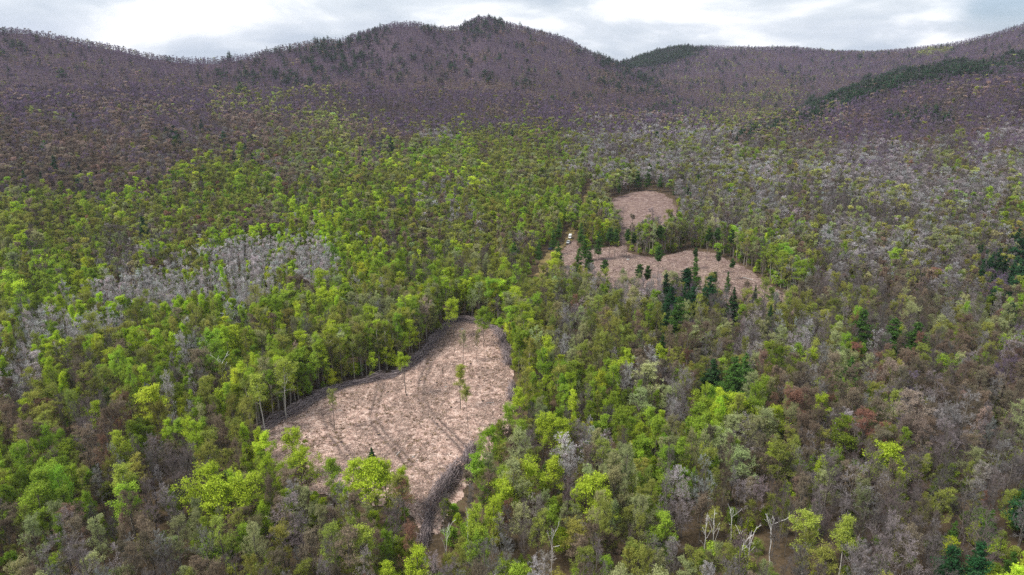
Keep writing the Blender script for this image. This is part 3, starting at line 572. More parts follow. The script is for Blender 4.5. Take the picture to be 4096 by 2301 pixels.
PINES = [(1703, 802, 'pine', 20, 1.0, 'tall dark pine between the near and far clearings'), (2165, 832, 'pine', 19, .9, 'slim feathery pine, leftmost of three on the right'),
 (2238, 850, 'pine', 17, 1.1, 'broad layered pine, middle one of three on the right'), (2303, 858, 'pine', 16, 1.0, 'dark broad pine, rightmost of three on the right'),
 (1848, 962, 'pine', 19, 1.05, 'mid green pine in the forest right of the near clearing'), (1790, 952, 'spruce', 15, 1.5, 'round dark evergreen beside a mid green pine'),
 (2350, 1240, 'pine', 11, .8, 'green pine with golden tips in the right foreground'), (2490, 1325, 'pine', 13, .72, 'bushy bright pine near the lower right corner'),
 (2395, 1345, 'pine', 11, .7, 'mid green pine left of a bushy bright one, lower right'), (2540, 1425, 'pine', 11, .72, 'bright green pine in the bottom right corner'),
 (2440, 1445, 'pine', 10, .7, 'bright pine at the bottom edge near the corner'), (2572, 1290, 'pine', 12, .7, 'pine cut by the right picture edge'),
 (2140, 940, 'pine', 13, .9, 'small dark pine below three larger ones on the right'), (1750, 688, 'pine', 24, .9, 'tallest bright pine standing in the far clearing'),
 (1732, 697, 'tuft', 16, 1.0, 'dark tufted pine left of the tallest one in the far clearing'), (1773, 728, 'spruce', 14, 1.3, 'dark conical fir just below the tallest clearing pine'),
 (1797, 701, 'tuft', 13, 1.0, 'short tufted pine right of the tallest clearing pine'), (1832, 712, 'pine', 17, .7, 'leaning green pine in the right part of the far clearing'),
 (1808, 650, 'tuft', 14, 1.0, 'tufted pine near the back of the far clearing'), (1843, 668, 'tuft', 13, 1.05, 'tufted pine, rightmost on the open far clearing'),
 (1750, 640, 'tuft', 14, .9, 'small tufted pine at the back edge of the far clearing'), (1900, 735, 'spruce', 12, 1.3, 'small dark evergreen right of the far clearing'),
 (1658, 644, 'tuft', 20, .95, 'tall tufted pine alone near the back middle of the far clearing'), (1608, 690, 'tuft', 18, .95, 'tufted pine, left of a pair before the far clearing'),
 (1628, 692, 'tuft', 17, .8, 'tufted pine, right of a pair before the far clearing'), (1521, 679, 'tuft', 18, .95, 'tufted pine at the left part of the far clearing'),
 (1405, 634, 'pine', 18, 1.1, 'broad layered pine beside the track'), (1481, 655, 'pine', 22, 1.05, 'dark oval evergreen at the left end of the far clearing'),
 (1454, 657, 'pine', 21, .9, 'bright pointed pine beside a dark oval evergreen'), (1508, 610, 'pine', 20, 1.05, 'layered pine at the top left corner of the far clearing'),
 (1548, 600, 'tuft', 20, .9, 'tufted pine behind the left of the far clearing'), 
 (1460, 588, 'pine', 20, .9, 'dark layered pine right of the white van'), (1470, 618, 'pine', 18, 1.0, 'dark pine right of the pickup'),
 (1292, 638, 'pine', 18, .95, 'dark pine in the green forest left of the track'), (1355, 628, 'pine', 17, .9, 'dark pine left of the track'),
 (1578, 598, 'tuft', 19, .8, 'tufted pine beside the neck joining two far clearings'), (1596, 604, 'tuft', 16, .8, 'low tufted pine right of the neck between far clearings'),
 (1630, 448, 'pine', 20, 1.0, 'pine behind the farthest clearing, right one'), (1606, 450, 'pine', 18, 1.1, 'pine behind the farthest clearing, left one'),
 (1660, 455, 'pine', 17, 1.0, 'pine behind the right shoulder of the farthest clearing'), (1558, 470, 'pine', 15, .8, 'pine at the left shoulder of the farthest clearing'),
 (1718, 490, 'pine', 16, 1.0, 'pine just right of the farthest clearing'), (1635, 434, 'pine', 18, 1.2, 'pine clump farther behind the farthest clearing'),
 (1655, 425, 'pine', 18, 1.2, 'dark pine well behind the farthest clearing'), (1730, 480, 'spruce', 15, 1.2, 'small evergreen right of the farthest clearing'),
 (362, 580, 'spruce', 24, 1.3, 'blue-green spruce on the left forest floor'), (935, 1146, 'spruce', 7, 1.5, 'small dark fir at the near edge of the big clearing'),
 (418, 253, 'pine', 18, 1.2, 'lone round pine on the left mountain foot'), (112, 372, 'pine', 18, 1.6, 'dark pine on the far left slope'),
 (575, 378, 'pine', 17, 1.2, 'small dark evergreen on the left slope'), (512, 435, 'pine', 18, 1.4, 'dark evergreen left of a broad bright green crown'),
 (607, 222, 'pine', 24, 1.8, 'dark evergreen clump at the foot of the middle mountain'), (1800, 370, 'pine', 16, 1.2, 'lone dark pine in the right valley'),
 (1680, 372, 'pine', 15, 1.2, 'lone dark pine in the middle valley'), (2080, 590, 'pine', 15, 1.0, 'small dark pine among silver crowns on the right'),
 (2510, 690, 'spruce', 16, 1.3, 'dark evergreen near the right picture edge, lower one'), (2530, 680, 'spruce', 15, 1.3, 'dark evergreen near the right picture edge, upper one'),
 (1408, 572, 'pine', 18, .9, 'dark pine on the track edge above the van'), (1534, 597, 'tuft', 20, 1.0, 'tufted pine between two others behind the left of the far clearing'), (1660, 590, 'tuft', 20, 1.0, 'dark pine in the tree belt between the two far clearings'),
 (1782, 598, 'tuft', 20, .9, 'tufted pine in the tree line behind the far clearing, left of three'),
 (1807, 596, 'tuft', 20, .9, 'tufted pine in the tree line behind the far clearing, middle of three'), (1841, 600, 'tuft', 19, .9, 'tufted pine in the tree line behind the far clearing, right of three'),
 (1844, 768, 'spruce', 17, 1.1, 'shadowy evergreen below the right part of the far clearing'), (1800, 735, 'spruce', 12, 1.0, 'small dark fir below the right part of the far clearing'),
 (1392, 603, 'pine', 18, 1.0, 'dark pine left of the parked vehicles'),
 (1700, 470, 'pine', 17, .9, 'dark pine over the right rim of the farthest clearing'),
 (1765, 515, 'pine', 14, 1.0, 'lone dark evergreen right of the farthest clearing'), (1755, 455, 'pine', 15, 1.4, 'dark evergreen clump above and right of the farthest clearing'), (1735, 500, 'pine', 15, 1.0, 'dark evergreen beside the farthest clearing, lower one'),
 (2460, 640, 'spruce', 14, 1.3, 'dark evergreen in the grey woods near the right edge'), (2490, 720, 'spruce', 15, 1.4, 'dark evergreen below two others near the right edge'), (1935, 805, 'spruce', 14, 1.0, 'small dark fir right of the tall dark pine'),
 (1868, 940, 'pine', 16, .8, 'slim pine touching a mid green pine on its right'), (600, 700, 'skip', 0, 0, ''), (1665, 880, 'spruce', 13, 1.1, 'small fir below the tall dark pine'),

 (305, 485, 'pine', 15, 1.1, 'dark evergreen in the left middle forest'), (193, 512, 'pine', 17, 1.0, 'dark evergreen in the left forest, above the vivid green crown'), (235, 480, 'spruce', 15, 1.1, 'narrow dark evergreen on the left slope')]
# trees left standing inside the near clearing: base x, y, top y
STAND = [(1022, 998, 884, 'seed', .95, 'lone lime-green tree left standing at the left edge of the clearing', (.36, .47, .04)),
         (1158, 1030, 916, 'veil', 1.0, 'drooping yellow-green tree left standing in the middle of the clearing', (.40, .43, .09)),
         (1178, 1082, 962, 'seed', .62, 'thin leaning tree with a sparse crown, frontmost in the clearing', (.36, .38, .10)),
         (1165, 915, 828, 'whip', .9, 'spindly pale tree near the top of the clearing, left one', (.38, .36, .20)),
         (1200, 912, 830, 'whip', .7, 'spindly pale tree near the top of the clearing, right one', (.34, .30, .16)),
         (841, 1083, 975, 'whip', .8, 'thin sparse sapling in the left corner of the clearing', (.34, .36, .12)),
         (1115, 960, 925, 'whip', .5, 'short thin pole left standing in the upper clearing', (.2, .16, .12))]

# ------------------------------------------------------------------ scatter
def far_enough(x, y, pts, r):
    ok = np.ones(len(x), bool)
    for (a, b) in pts: ok &= (np.hypot(x - a, y - b) > r)
    return ok
land = []
for L in LAND + PINES:
    if L[2] == 'skip': continue
    if L[2] in ('pine', 'spruce') and 760 < L[1] < 1200 and L[0] > 1650: L = (*L[:3], L[3] + 4.0, L[4] * 1.12, L[5])
    if L[2] in ('pine', 'spruce', 'tuft') and 560 < L[1] < 760 and 1350 < L[0] < 1950: L = (*L[:3], L[3] * .92, L[4] * .8, L[5])
    x, y = unproject(L[0], L[1], L[3] * (.72 if L[2] not in ('pine', 'spruce') else .6))
    land.append((x, y, *L[2:]))
near_pts = [(l[0], l[1]) for l in land if math.hypot(l[0], l[1]) < 700]; snag_pts = [(l[0], l[1] - 2.5) for l in land if l[2] in ('snag', 'pine', 'spruce')]

bands = [(72, 330, 4.25), (330, 700, 4.6), (700, 1150, 5.4), (1150, 2560, 5.0)]
xs = []; ys = []
for d0, d1, s in bands:
    wide = 80 if d0 < 100 else 48; w = d1 * math.sin(math.radians(wide)); gx, gy = np.meshgrid(np.arange(-w, w, s), np.arange(12, d1, s)); gx = gx.ravel(); gy = gy.ravel()
    gx = gx + rng.uniform(-.46, .46, gx.size) * s; gy = gy + rng.uniform(-.46, .46, gy.size) * s
    d = np.hypot(gx, gy); a = np.degrees(np.arctan2(gx, gy)); k = (d >= d0) & (d < d1) & (np.abs(a) < wide); xs.append(gx[k]); ys.append(gy[k])
x = np.concatenate(xs); y = np.concatenate(ys)
og = openground(x, y); k = og > 1.6; x, y, og = x[k], y[k], og[k]
d = np.hypot(x, y); a = np.arctan2(x, y); gz = ground(x, y)
ia = np.clip(((a - az[0]) / (az[1] - az[0])).astype(int), 0, len(az) - 1); idd = np.clip(np.searchsorted(dd, d - 6) - 1, 0, len(dd) - 1)
vis = (gz + 18 - CAM_Z) / d > EL[ia, idd] - 14 / d
x, y, d, gz = x[vis], y[vis], d[vis], gz[vis]
bx_, by_ = project(x, y, gz + 11.0); hide = dist_line(np.array([(1185, 1140), (1150, 1185), (1118, 1238), (1085, 1290), (1066, 1370)], float), bx_, by_) < 27   # the brush line stays open to the sky
k = ~hide & far_enough(x, y, near_pts, 3.3) & far_enough(x, y, snag_pts, 4.8); x, y, d, gz = x[k], y[k], d[k], gz[k]
sp_i, px, py = pick_species(x, y, gz + 12)
n = len(x); spn = np.array(SP)[sp_i]
# conifer spur and skyline: slimmer species high up
hfac = np.clip(rng.normal(1.0, .15, n), .6, 1.35) * np.where(d > 1150, .58, .97)
hfac = np.where((spn == 'lime') | (spn == 'green'), hfac * rng.uniform(.72, 1.05, n), hfac)
wfac = np.clip(.84 * np.exp(rng.normal(0, .24, n)), .5, 1.6) * np.where(d > 1150, 1.5, np.where(d > 600, 1.18, 1))
# extra: slender stems fill the aspen stand; saplings under the canopy
ASP = (spn == 'aspen') | (spn == 'poplar')
ex, ey, esp = [x[ASP]] * 2, [y[ASP]] * 2, np.concatenate([spn[ASP]] * 2)
ex = np.concatenate(ex) + rng.uniform(-3.4, 3.4, ASP.sum() * 2); ey = np.concatenate(ey) + rng.uniform(-3.4, 3.4, ASP.sum() * 2)
gx, gy = np.meshgrid(np.arange(-420, 420, 5.2), np.arange(60, 560, 5.2)); gx = gx.ravel() + rng.uniform(-2.6, 2.6, gx.size); gy = gy.ravel() + rng.uniform(-2.6, 2.6, gy.size)
og2 = openground(gx, gy); k = (og2 > .8) & (np.abs(np.arctan2(gx, gy)) < math.radians(48)) & (np.hypot(gx, gy) > 75) & (rng.random(gx.size) < np.where(og2 < 9, .8, .42)); sx, sy = gx[k], gy[k]

def tint_of(sp, m):
    base = np.array([TINT[s][0] for s in sp]); v = np.clip(rng.normal(1.05, .22, (m, 1)), .55, 1.6); h = rng.normal(0, .055, (m, 1))
    return np.clip(base * v * np.concatenate([1 + h, 1 - h * .3, 1 + h * .2], 1), .005, .85)
tints = tint_of(spn, n)
# far conifers darker and bluer in kind (spruce and hemlock)
kinds = np.array([TINT[s][1] for s in spn], dtype=object)
hi = (kinds == 'pine') & (d > 900); kinds[hi & (rng.random(n) < .5)] = 'spruce'
hfac = np.where((kinds == 'pine') | (kinds == 'spruce'), np.where(d > 900, rng.uniform(.6, .95, n), hfac), hfac); wfac = np.where(hi, wfac * 1.35, wfac)

# ------------------------------------------------------------------ individuals: the nearest of each kind, then the landmark trees
def tint_prop(o, c): o['tint'] = [float(c[0]), float(c[1]), float(c[2])]
NAME = {'leafy': 'leafy_tree', 'budding': 'budding_tree', 'bare': 'bare_tree', 'aspen': 'aspen_tree', 'poplar': 'poplar_tree', 'birch': 'birch_tree', 'pine': 'pine_tree', 'tuft': 'pine_tree', 'spruce': 'fir_tree', 'snag': 'dead_tree', 'sapling': 'sapling', 'edge': 'edge_tree', 'edgebud': 'edge_tree', 'seed': 'seed_tree', 'veil': 'seed_tree', 'whip': 'seed_tree'}
GROUP = {'leafy': 'leafy trees of the spring forest', 'budding': 'budding trees of the spring forest', 'bare': 'bare grey trees of the forest', 'aspen': 'slender aspens', 'poplar': 'slender green poplars', 'birch': 'white trunked birches',
         'pine': 'pines among the hardwoods', 'tuft': 'pines among the hardwoods', 'spruce': 'firs among the hardwoods', 'snag': 'bleached dead trees', 'sapling': 'saplings under the canopy', 'edge': 'tall trees lining the clearing edges', 'edgebud': 'tall trees lining the clearing edges', 'seed': 'trees left standing in the near clearing', 'veil': 'trees left standing in the near clearing', 'whip': 'trees left standing in the near clearing'}
used_labels = set()
def add_tree(x, y, kind, H, wf, tint, label, lod=0, variant=None, rz=None):
    vs = BANK[kind][min(lod, max(BANK[kind]))]; v = vs[rng.integers(len(vs)) if variant is None else variant % len(vs)]
    tm, cm, wm, H0, W0 = v
    e = bpy.data.objects.new(NAME[kind], None); e.empty_display_size = 1; COL.objects.link(e)
    s = H / H0; e.location = (x, y, float(ground(x, y)) - .15); e.rotation_euler = (rng.normal() * .02, rng.normal() * .02, rng.uniform(0, 6.28) if rz is None else rz); e.scale = (s * wf, s * wf, s)
    for nm, me in (('trunk', tm), ('crown', cm)):
        o = bpy.data.objects.new(nm, me); COL.objects.link(o); o.parent = e; tint_prop(o, tint)
    if label in used_labels: print('duplicate label', label)
    used_labels.add(label); e['label'] = label; e['category'] = 'tree'; e['group'] = GROUP[kind]; return e
ZONES = [('near clearing', P_C1), ('far clearing', P_C2)]
def zone(px, py):
    if py > 1250 and 1000 < px < 1180: return 'near brush gap'
    if px < 660 and py > 1050: return 'in left foreground'
    if px < 1100 and py < 1130: return 'left of near clearing'
    if px < 1180: return 'below near clearing'
    if py < 820: return 'around far clearing'
    if px < 1500: return 'right of near clearing'
    if px < 2000: return 'in middle right forest'
    return 'in right foreground'
WORD = {'leafy': 'leafy tree', 'budding': 'budding tree', 'bare': 'bare tree', 'aspen': 'slim aspen', 'poplar': 'slim poplar', 'birch': 'birch', 'pine': 'pine', 'spruce': 'fir', 'sapling': 'sapling'}
inview = (px > -20) & (px < 2596) & (py < 1500) & (py > 0)
single = np.zeros(n, bool)
for kd, cap in (('leafy', 255), ('budding', 285), ('bare', 240), ('pine', 40)):
    c = np.where((kinds == kd) & inview)[0]; c = c[np.argsort(d[c])][:cap]
    if kd == 'pine': c = c[d[c] < 620]
    single[c] = True
def auto_label(kd, spn_, hf, wf, X_, Y_):
    size = 'broad' if wf > 1.12 else ('narrow' if wf < .88 else ('tall' if hf > 1.08 else ('low' if hf < .85 else 'round')))
    a_, b_ = round(X_ / 25.76), round(min(Y_, 1447) / 14.47)
    for t in range(40):
        lab = f"{size} {TINT[spn_][2]} {WORD[kd]} {zone(X_, Y_)}, {a_}% across {b_}% down photo"
        if lab not in used_labels: return lab
        a_, b_ = round(X_ / 25.76 + rng.uniform(-.5, .5), 1), round(min(Y_, 1447) / 14.47 + rng.uniform(-.5, .5), 1)
    return lab
for i in np.where(single)[0]:
    kd = kinds[i]; v = BANK[kd][0]; vi = int(rng.integers(len(v))); H0 = v[vi][3]; H = H0 * hfac[i]
    X_, Y_ = project(x[i], y[i], gz[i] + H * .7)
    add_tree(x[i], y[i], kd, H, wfac[i], tints[i], auto_label(kd, spn[i], hfac[i], wfac[i], float(X_), float(Y_)), 0 if d[i] < 420 else 1, vi)
PT = {'pine': (.064, .132, .026), 'tuft': (.054, .105, .026), 'spruce': (.034, .072, .024)}
for (lx, ly, sp_, H, wf, lab) in land:
    dl = math.hypot(lx, ly); kd = sp_ if sp_ in PT else TINT[sp_][1]
    t = np.array((.37, .335, .30)) if sp_ == 'pale' else np.array(PT[sp_]) * rng.uniform(.85, 1.35) if sp_ in PT else np.array(TINT[sp_][0]) * rng.uniform(.92, 1.18)
    if 'bright' in lab and sp_ in PT: t = np.array((.075, .155, .026))
    if 'golden' in lab: t = np.array((.10, .145, .02))
    add_tree(lx, ly, kd, H, wf, t, lab, 0 if dl < 520 else 1)
for (bx, by, ty, sp_, wf, lab, tn) in STAND:
    qx, qy = unproject(bx, by); dist = math.hypot(qx, qy)
    H = 6.0
    while project(qx, qy, float(ground(qx, qy)) + H)[1] > ty and H < 30: H += .25
    e = add_tree(qx, qy, sp_, H, wf, tn, lab, 0)
# tall straight trees shoulder to shoulder along the cut edges
def edge_rows(pts, step, rows, mixw, where, first=1.6):
    L = poly(pts); c = np.concatenate([[0], np.cumsum(np.hypot(*np.diff(L, axis=0).T))])
    for r in range(rows):
        for sdist_ in np.arange(rng.uniform(0, step), c[-1], step):
            t = sdist_ + rng.uniform(-.4, .4) * step; bx = np.interp(t, c, L[:, 0]); by = np.interp(t, c, L[:, 1]); q = min(t + .5, c[-1]); v = np.array([np.interp(q, c, L[:, 0]) - np.interp(q - 1, c, L[:, 0]), np.interp(q, c, L[:, 1]) - np.interp(q - 1, c, L[:, 1])]); v /= np.hypot(*v) + 1e-9
            off = first + r * 3.4 + rng.uniform(-.8, 1.6); bx -= v[1] * off; by += v[0] * off
            if float(openground(np.array([bx]), np.array([by]))[0]) < 1.0: continue
            sp_ = rng.choice(list(mixw), p=np.array(list(mixw.values())) / sum(mixw.values())); kd = 'edge' if sp_ in ('lime', 'green') else 'edgebud'; H = rng.uniform(16, 22)
            X_, Y_ = project(bx, by, float(ground(bx, by)) + H * .7); a_, b_ = round(float(X_) / 25.76, 1), round(float(Y_) / 14.47, 1)
            lab = f'tall {TINT[sp_][2]} tree {where}, {a_}% across {b_}% down photo'
            if lab in used_labels: continue
            add_tree(bx, by, kd, H, rng.uniform(.8, 1.2), tint_of([sp_], 1)[0], lab, 0)
edge_rows([(640, 1100), (720, 1040), (790, 993), (850, 968), (930, 952), (1000, 925), (1050, 893), (1088, 852), (1115, 815)], 3.3, 3, dict(lime=.25, green=.28, olive=.30, tan=.10, sage=.07), 'lining the left clearing edge')
edge_rows([(1105, 822), (1145, 797), (1212, 802), (1262, 822)], 2.9, 3, dict(lime=.40, green=.45, olive=.15), 'lining the top clearing edge')
edge_rows([(1255, 820), (1292, 870), (1302, 930), (1318, 985)], 3.6, 2, dict(lime=.35, green=.35, olive=.2, sage=.1), 'lining the right clearing edge')
edge_rows([(1590, 636), (1640, 646), (1690, 636), (1735, 623), (1800, 633), (1850, 657), (1900, 686), (1950, 720), (2008, 752)], 4.2, 2, dict(green=.42, olive=.38, sage=.12, tan=.08), 'behind the far clearing')
print('individual trees', len(used_labels))

# ------------------------------------------------------------------ the rest of the forest: one object of each kind, instanced on points
def scatter_group(coll):
    g = bpy.data.node_groups.new('scatter', 'GeometryNodeTree')
    g.interface.new_socket('Geometry', in_out='INPUT', socket_type='NodeSocketGeometry'); g.interface.new_socket('Geometry', in_out='OUTPUT', socket_type='NodeSocketGeometry')
    gi = g.nodes.new('NodeGroupInput'); go = g.nodes.new('NodeGroupOutput'); ip = g.nodes.new('GeometryNodeInstanceOnPoints'); ci = g.nodes.new('GeometryNodeCollectionInfo')
    ci.inputs['Collection'].default_value = coll; ci.inputs['Separate Children'].default_value = True; ci.inputs['Reset Children'].default_value = True
    ip.inputs['Pick Instance'].default_value = True
    def na(nm, typ):
        q = g.nodes.new('GeometryNodeInputNamedAttribute'); q.data_type = typ; q.inputs['Name'].default_value = nm; return q.outputs['Attribute']
    g.links.new(gi.outputs[0], ip.inputs['Points']); g.links.new(ci.outputs[0], ip.inputs['Instance'])
    g.links.new(na('proto', 'INT'), ip.inputs['Instance Index']); g.links.new(na('scl', 'FLOAT_VECTOR'), ip.inputs['Scale'])
    er = g.nodes.new('FunctionNodeEulerToRotation'); g.links.new(na('rot', 'FLOAT_VECTOR'), er.inputs[0]); g.links.new(er.outputs[0], ip.inputs['Rotation'])
    g.links.new(ip.outputs[0], go.inputs[0]); return g
def stuff_forest(name, label, X_, Y_, kd, D_, hf, wf, T_, zoff=-.15):
    order = {}; coll = bpy.data.collections.new(name + '_kinds')
    proto = np.zeros(len(X_), int)
    lod = np.where(D_ < 360, 0, np.where(D_ < 900, 1, 2)); num = 0
    for k_ in sorted(set(kd)):
        for l in (0, 1, 2):
            sel = np.where((kd == k_) & (lod == l))[0]
            if not len(sel): continue
            vs = BANK[k_][min(l, max(BANK[k_]))]; ids = []
            for v in vs:
                o = bpy.data.objects.new(f'{name}_{num:03d}', v[2]); coll.objects.link(o); ids.append(num); num += 1
            proto[sel] = rng.choice(ids, len(sel))
    V = np.stack([X_, Y_, ground(X_, Y_) + zoff], 1); me = bpy.data.meshes.new(name)
    me.vertices.add(len(V)); me.vertices.foreach_set('co', V.astype(np.float32).ravel())
    m = len(V)
    def at(nm, typ, arr, key):
        q = me.attributes.new(nm, typ, 'POINT'); q.data.foreach_set(key, np.ascontiguousarray(arr).ravel())
    at('proto', 'INT', proto.astype(np.int32), 'value'); at('scl', 'FLOAT_VECTOR', np.stack([hf * wf, hf * wf, hf], 1).astype(np.float32), 'vector')
    at('rot', 'FLOAT_VECTOR', np.stack([rng.normal(0, .025, m), rng.normal(0, .025, m), rng.uniform(0, 6.28, m)], 1).astype(np.float32), 'vector')
    at('tint', 'FLOAT_VECTOR', T_.astype(np.float32), 'vector')
    o = bpy.data.objects.new(name, me); COL.objects.link(o); o['kind'] = 'stuff'; o['label'] = label; o['category'] = 'forest'
    md = o.modifiers.new('scatter', 'NODES'); md.node_group = scatter_group(coll); print(name, m); return o
rest = ~single
def sub(mask): return x[mask], y[mask], kinds[mask], d[mask], hfac[mask], wfac[mask], tints[mask]
R_ = lambda *ks: rest & np.isin(kinds.astype(str), ks)
stuff_forest('leafy_forest', 'green and lime leafed treetops covering the valley floor', *sub(R_('leafy')))
stuff_forest('budding_forest', 'olive and brown budding treetops covering valley and lower slopes', *sub(R_('budding')))
stuff_forest('bare_forest', 'bare grey and mauve trees covering the mountains and right valley', *sub(R_('bare')))
stuff_forest('conifer_forest', 'dark conifers dotted and massed along the mountain slopes and spur', *sub(R_('pine', 'spruce')))
am = R_('aspen', 'poplar'); m2 = len(ex)
A = sub(am)
stuff_forest('aspen_stand', 'slender lilac-grey and lime young aspens crowded on the left', np.concatenate([A[0], ex]), np.concatenate([A[1], ey]), np.concatenate([A[2], np.array([TINT[s][1] for s in esp], dtype=object)]),
             np.concatenate([A[3], np.hypot(ex, ey)]), np.concatenate([A[4] * .85, rng.uniform(.6, .95, m2)]), np.concatenate([A[5], rng.uniform(.8, 1.1, m2)]), np.concatenate([A[6], tint_of(esp, m2)]))
ms = len(sx); su = rng.random(ms)
st = tint_of(np.where(su < .35, 'lime', np.where(su < .8, 'green', 'olive')), ms)
stuff_forest('undergrowth', 'low green saplings growing under and along the forest edges', sx, sy, np.array(['sapling'] * ms, dtype=object), np.hypot(sx, sy), rng.uniform(.5, 1.15, ms), rng.uniform(.8, 1.2, ms), st)

# ------------------------------------------------------------------ felled debris: brush piles, slash, stumps, logs, boulders
def flat_mat(name, c1, c2, scale=3.0, rough=.9):
    m = bpy.data.materials.new(name); m.use_nodes = True; t = m.node_tree; t.nodes.clear()
    lr = nd(t, 'ShaderNodeAttribute', attribute_type='GEOMETRY', attribute_name='leaf_random')
    tcn = nd(t, 'ShaderNodeTexCoord'); nz = nd(t, 'ShaderNodeTexNoise', i_Scale=scale, i_Detail=5.0); t.links.new(tcn.outputs['Object'], nz.inputs['Vector'])
    s = nd(t, 'ShaderNodeMath', operation='ADD'); t.links.new(lr.outputs['Fac'], s.inputs[0]); t.links.new(nz.outputs['Fac'], s.inputs[1])
    h = nd(t, 'ShaderNodeMath', operation='MULTIPLY'); t.links.new(s.outputs[0], h.inputs[0]); h.inputs[1].default_value = .5 if lr else 1
    col = ramp(t, h.outputs[0], [(.2, c1), (.75, c2)])
    bs = nd(t, 'ShaderNodeBsdfDiffuse'); t.links.new(col, bs.inputs['Color'])
    o = nd(t, 'ShaderNodeOutputMaterial'); t.links.new(bs.outputs[0], o.inputs[0]); return m
M_BRUSH = flat_mat('cut_brush', (.06, .045, .048), (.42, .345, .34))
M_SLASH = flat_mat('slash_sticks', (.12, .075, .06), (.62, .48, .40))
M_WOOD = flat_mat('cut_wood', (.30, .21, .13), (.46, .35, .24))
M_ROCK = flat_mat('granite', (.30, .29, .28), (.48, .46, .44))
def thing(name, label, cat, loc, rz=0, group=None):
    e = bpy.data.objects.new(name, None); COL.objects.link(e); e.location = loc; e.rotation_euler = (0, 0, rz); e['label'] = label; e['category'] = cat
    if group: e['group'] = group
    return e
def along(L, n):
    seg = np.hypot(*np.diff(L, axis=0).T); c = np.concatenate([[0], np.cumsum(seg)]); s = rng.uniform(0, c[-1], n)
    px_, py_ = np.interp(s, c, L[:, 0]), np.interp(s, c, L[:, 1]); i = np.clip(np.searchsorted(c, s) - 1, 0, len(L) - 2); t = unit(L[i + 1] - L[i]); return px_, py_, np.arctan2(t[:, 1], t[:, 0]), c[-1]
def brush(pts, width, height, label, dens=26):
    width *= 1.25; height *= 1.5; dens *= 1.0
    L = poly(pts); _, _, _, tot = along(L, 2); n_ = int(tot * dens)
    bx, by, th, _ = along(L, n_); off = rng.normal(size=n_) * width * .42; bx = bx - np.sin(th) * off; by = by + np.cos(th) * off
    yaw = th + rng.normal(size=n_) * .26 + (rng.random(n_) < .12) * rng.uniform(-1.2, 1.2, n_); tilt = rng.normal(size=n_) * .16
    ln = rng.uniform(2.0, 6.4, n_); lump = np.clip(1 + 1.1 * fbm(bx, by, 5, 2), .25, 1.9)
    bz = ground(bx, by) + .15 + rng.random(n_) ** 1.2 * height * np.exp(-(off / width) ** 2 * 1.4) * lump
    D_ = np.stack([np.cos(yaw) * np.cos(tilt), np.sin(yaw) * np.cos(tilt), np.sin(tilt)], 1) * (ln / 2)[:, None]; C_ = np.stack([bx, by, bz], 1)
    bend = np.stack([-np.sin(yaw), np.cos(yaw), rng.uniform(-.5, 1, n_)], 1) * (ln * rng.normal(size=n_) * .06)[:, None]
    r = rng.uniform(.03, .10, n_)
    a1 = tubes(C_ - D_, C_ + bend, r, r * .75); a2 = tubes(C_ + bend, C_ + D_, r * .75, r * .35)
    V, F, _m = join((*a1, 0), (*a2, 0)); o0 = L.mean(0); z0 = float(ground(*o0)); V = V - np.array([o0[0], o0[1], z0])
    me = mesh_from('brush_pile', V, F, [M_BRUSH], None, {'leaf_random': ('FLOAT', 'POINT', np.repeat(rng.random(len(V) // 6), 6))})
    o = bpy.data.objects.new('brush_pile', me); COL.objects.link(o); o.location = (o0[0], o0[1], z0); o['label'] = label; o['category'] = 'brush pile'; o['group'] = 'brush piled round the near clearing'
brush([(655, 1088), (690, 1064), (740, 1038), (800, 1000), (830, 985)], 2.3, 1.6, 'dark grey windrow of brush at the far left corner of the near clearing')
brush([(835, 982), (880, 968), (930, 960), (985, 948), (1030, 925)], 1.6, 1.3, 'low brush windrow along the left forest edge of the near clearing')
brush([(1035, 920), (1060, 900), (1085, 868), (1105, 842), (1128, 814)], 2.2, 1.6, 'brush windrow climbing the upper left edge of the near clearing')
brush([(1132, 810), (1170, 808), (1210, 815), (1250, 830)], 1.8, 1.4, 'brush windrow across the top end of the near clearing')
brush([(1252, 833), (1268, 858), (1274, 890), (1278, 920)], 2.1, 1.8, 'brush windrow down the upper right edge of the near clearing')
brush([(1080, 1296), (1072, 1335), (1064, 1375)], 1.3, 1.2, 'thin brush line running from the clearing tip down between the trees')
brush([(1290, 975), (1286, 1010)], 1.4, 1.2, 'small brush heap half hidden at the right edge of the near clearing')
brush([(1190, 1130), (1180, 1152), (1172, 1175)], 2.0, 2.0, 'dark brush heap under trees where the ruts leave the clearing', 34)
brush([(1150, 1182), (1135, 1208), (1118, 1235), (1098, 1262), (1082, 1290)], 1.9, 2.2, 'largest long brush windrow at the near right tip of the clearing', 34)

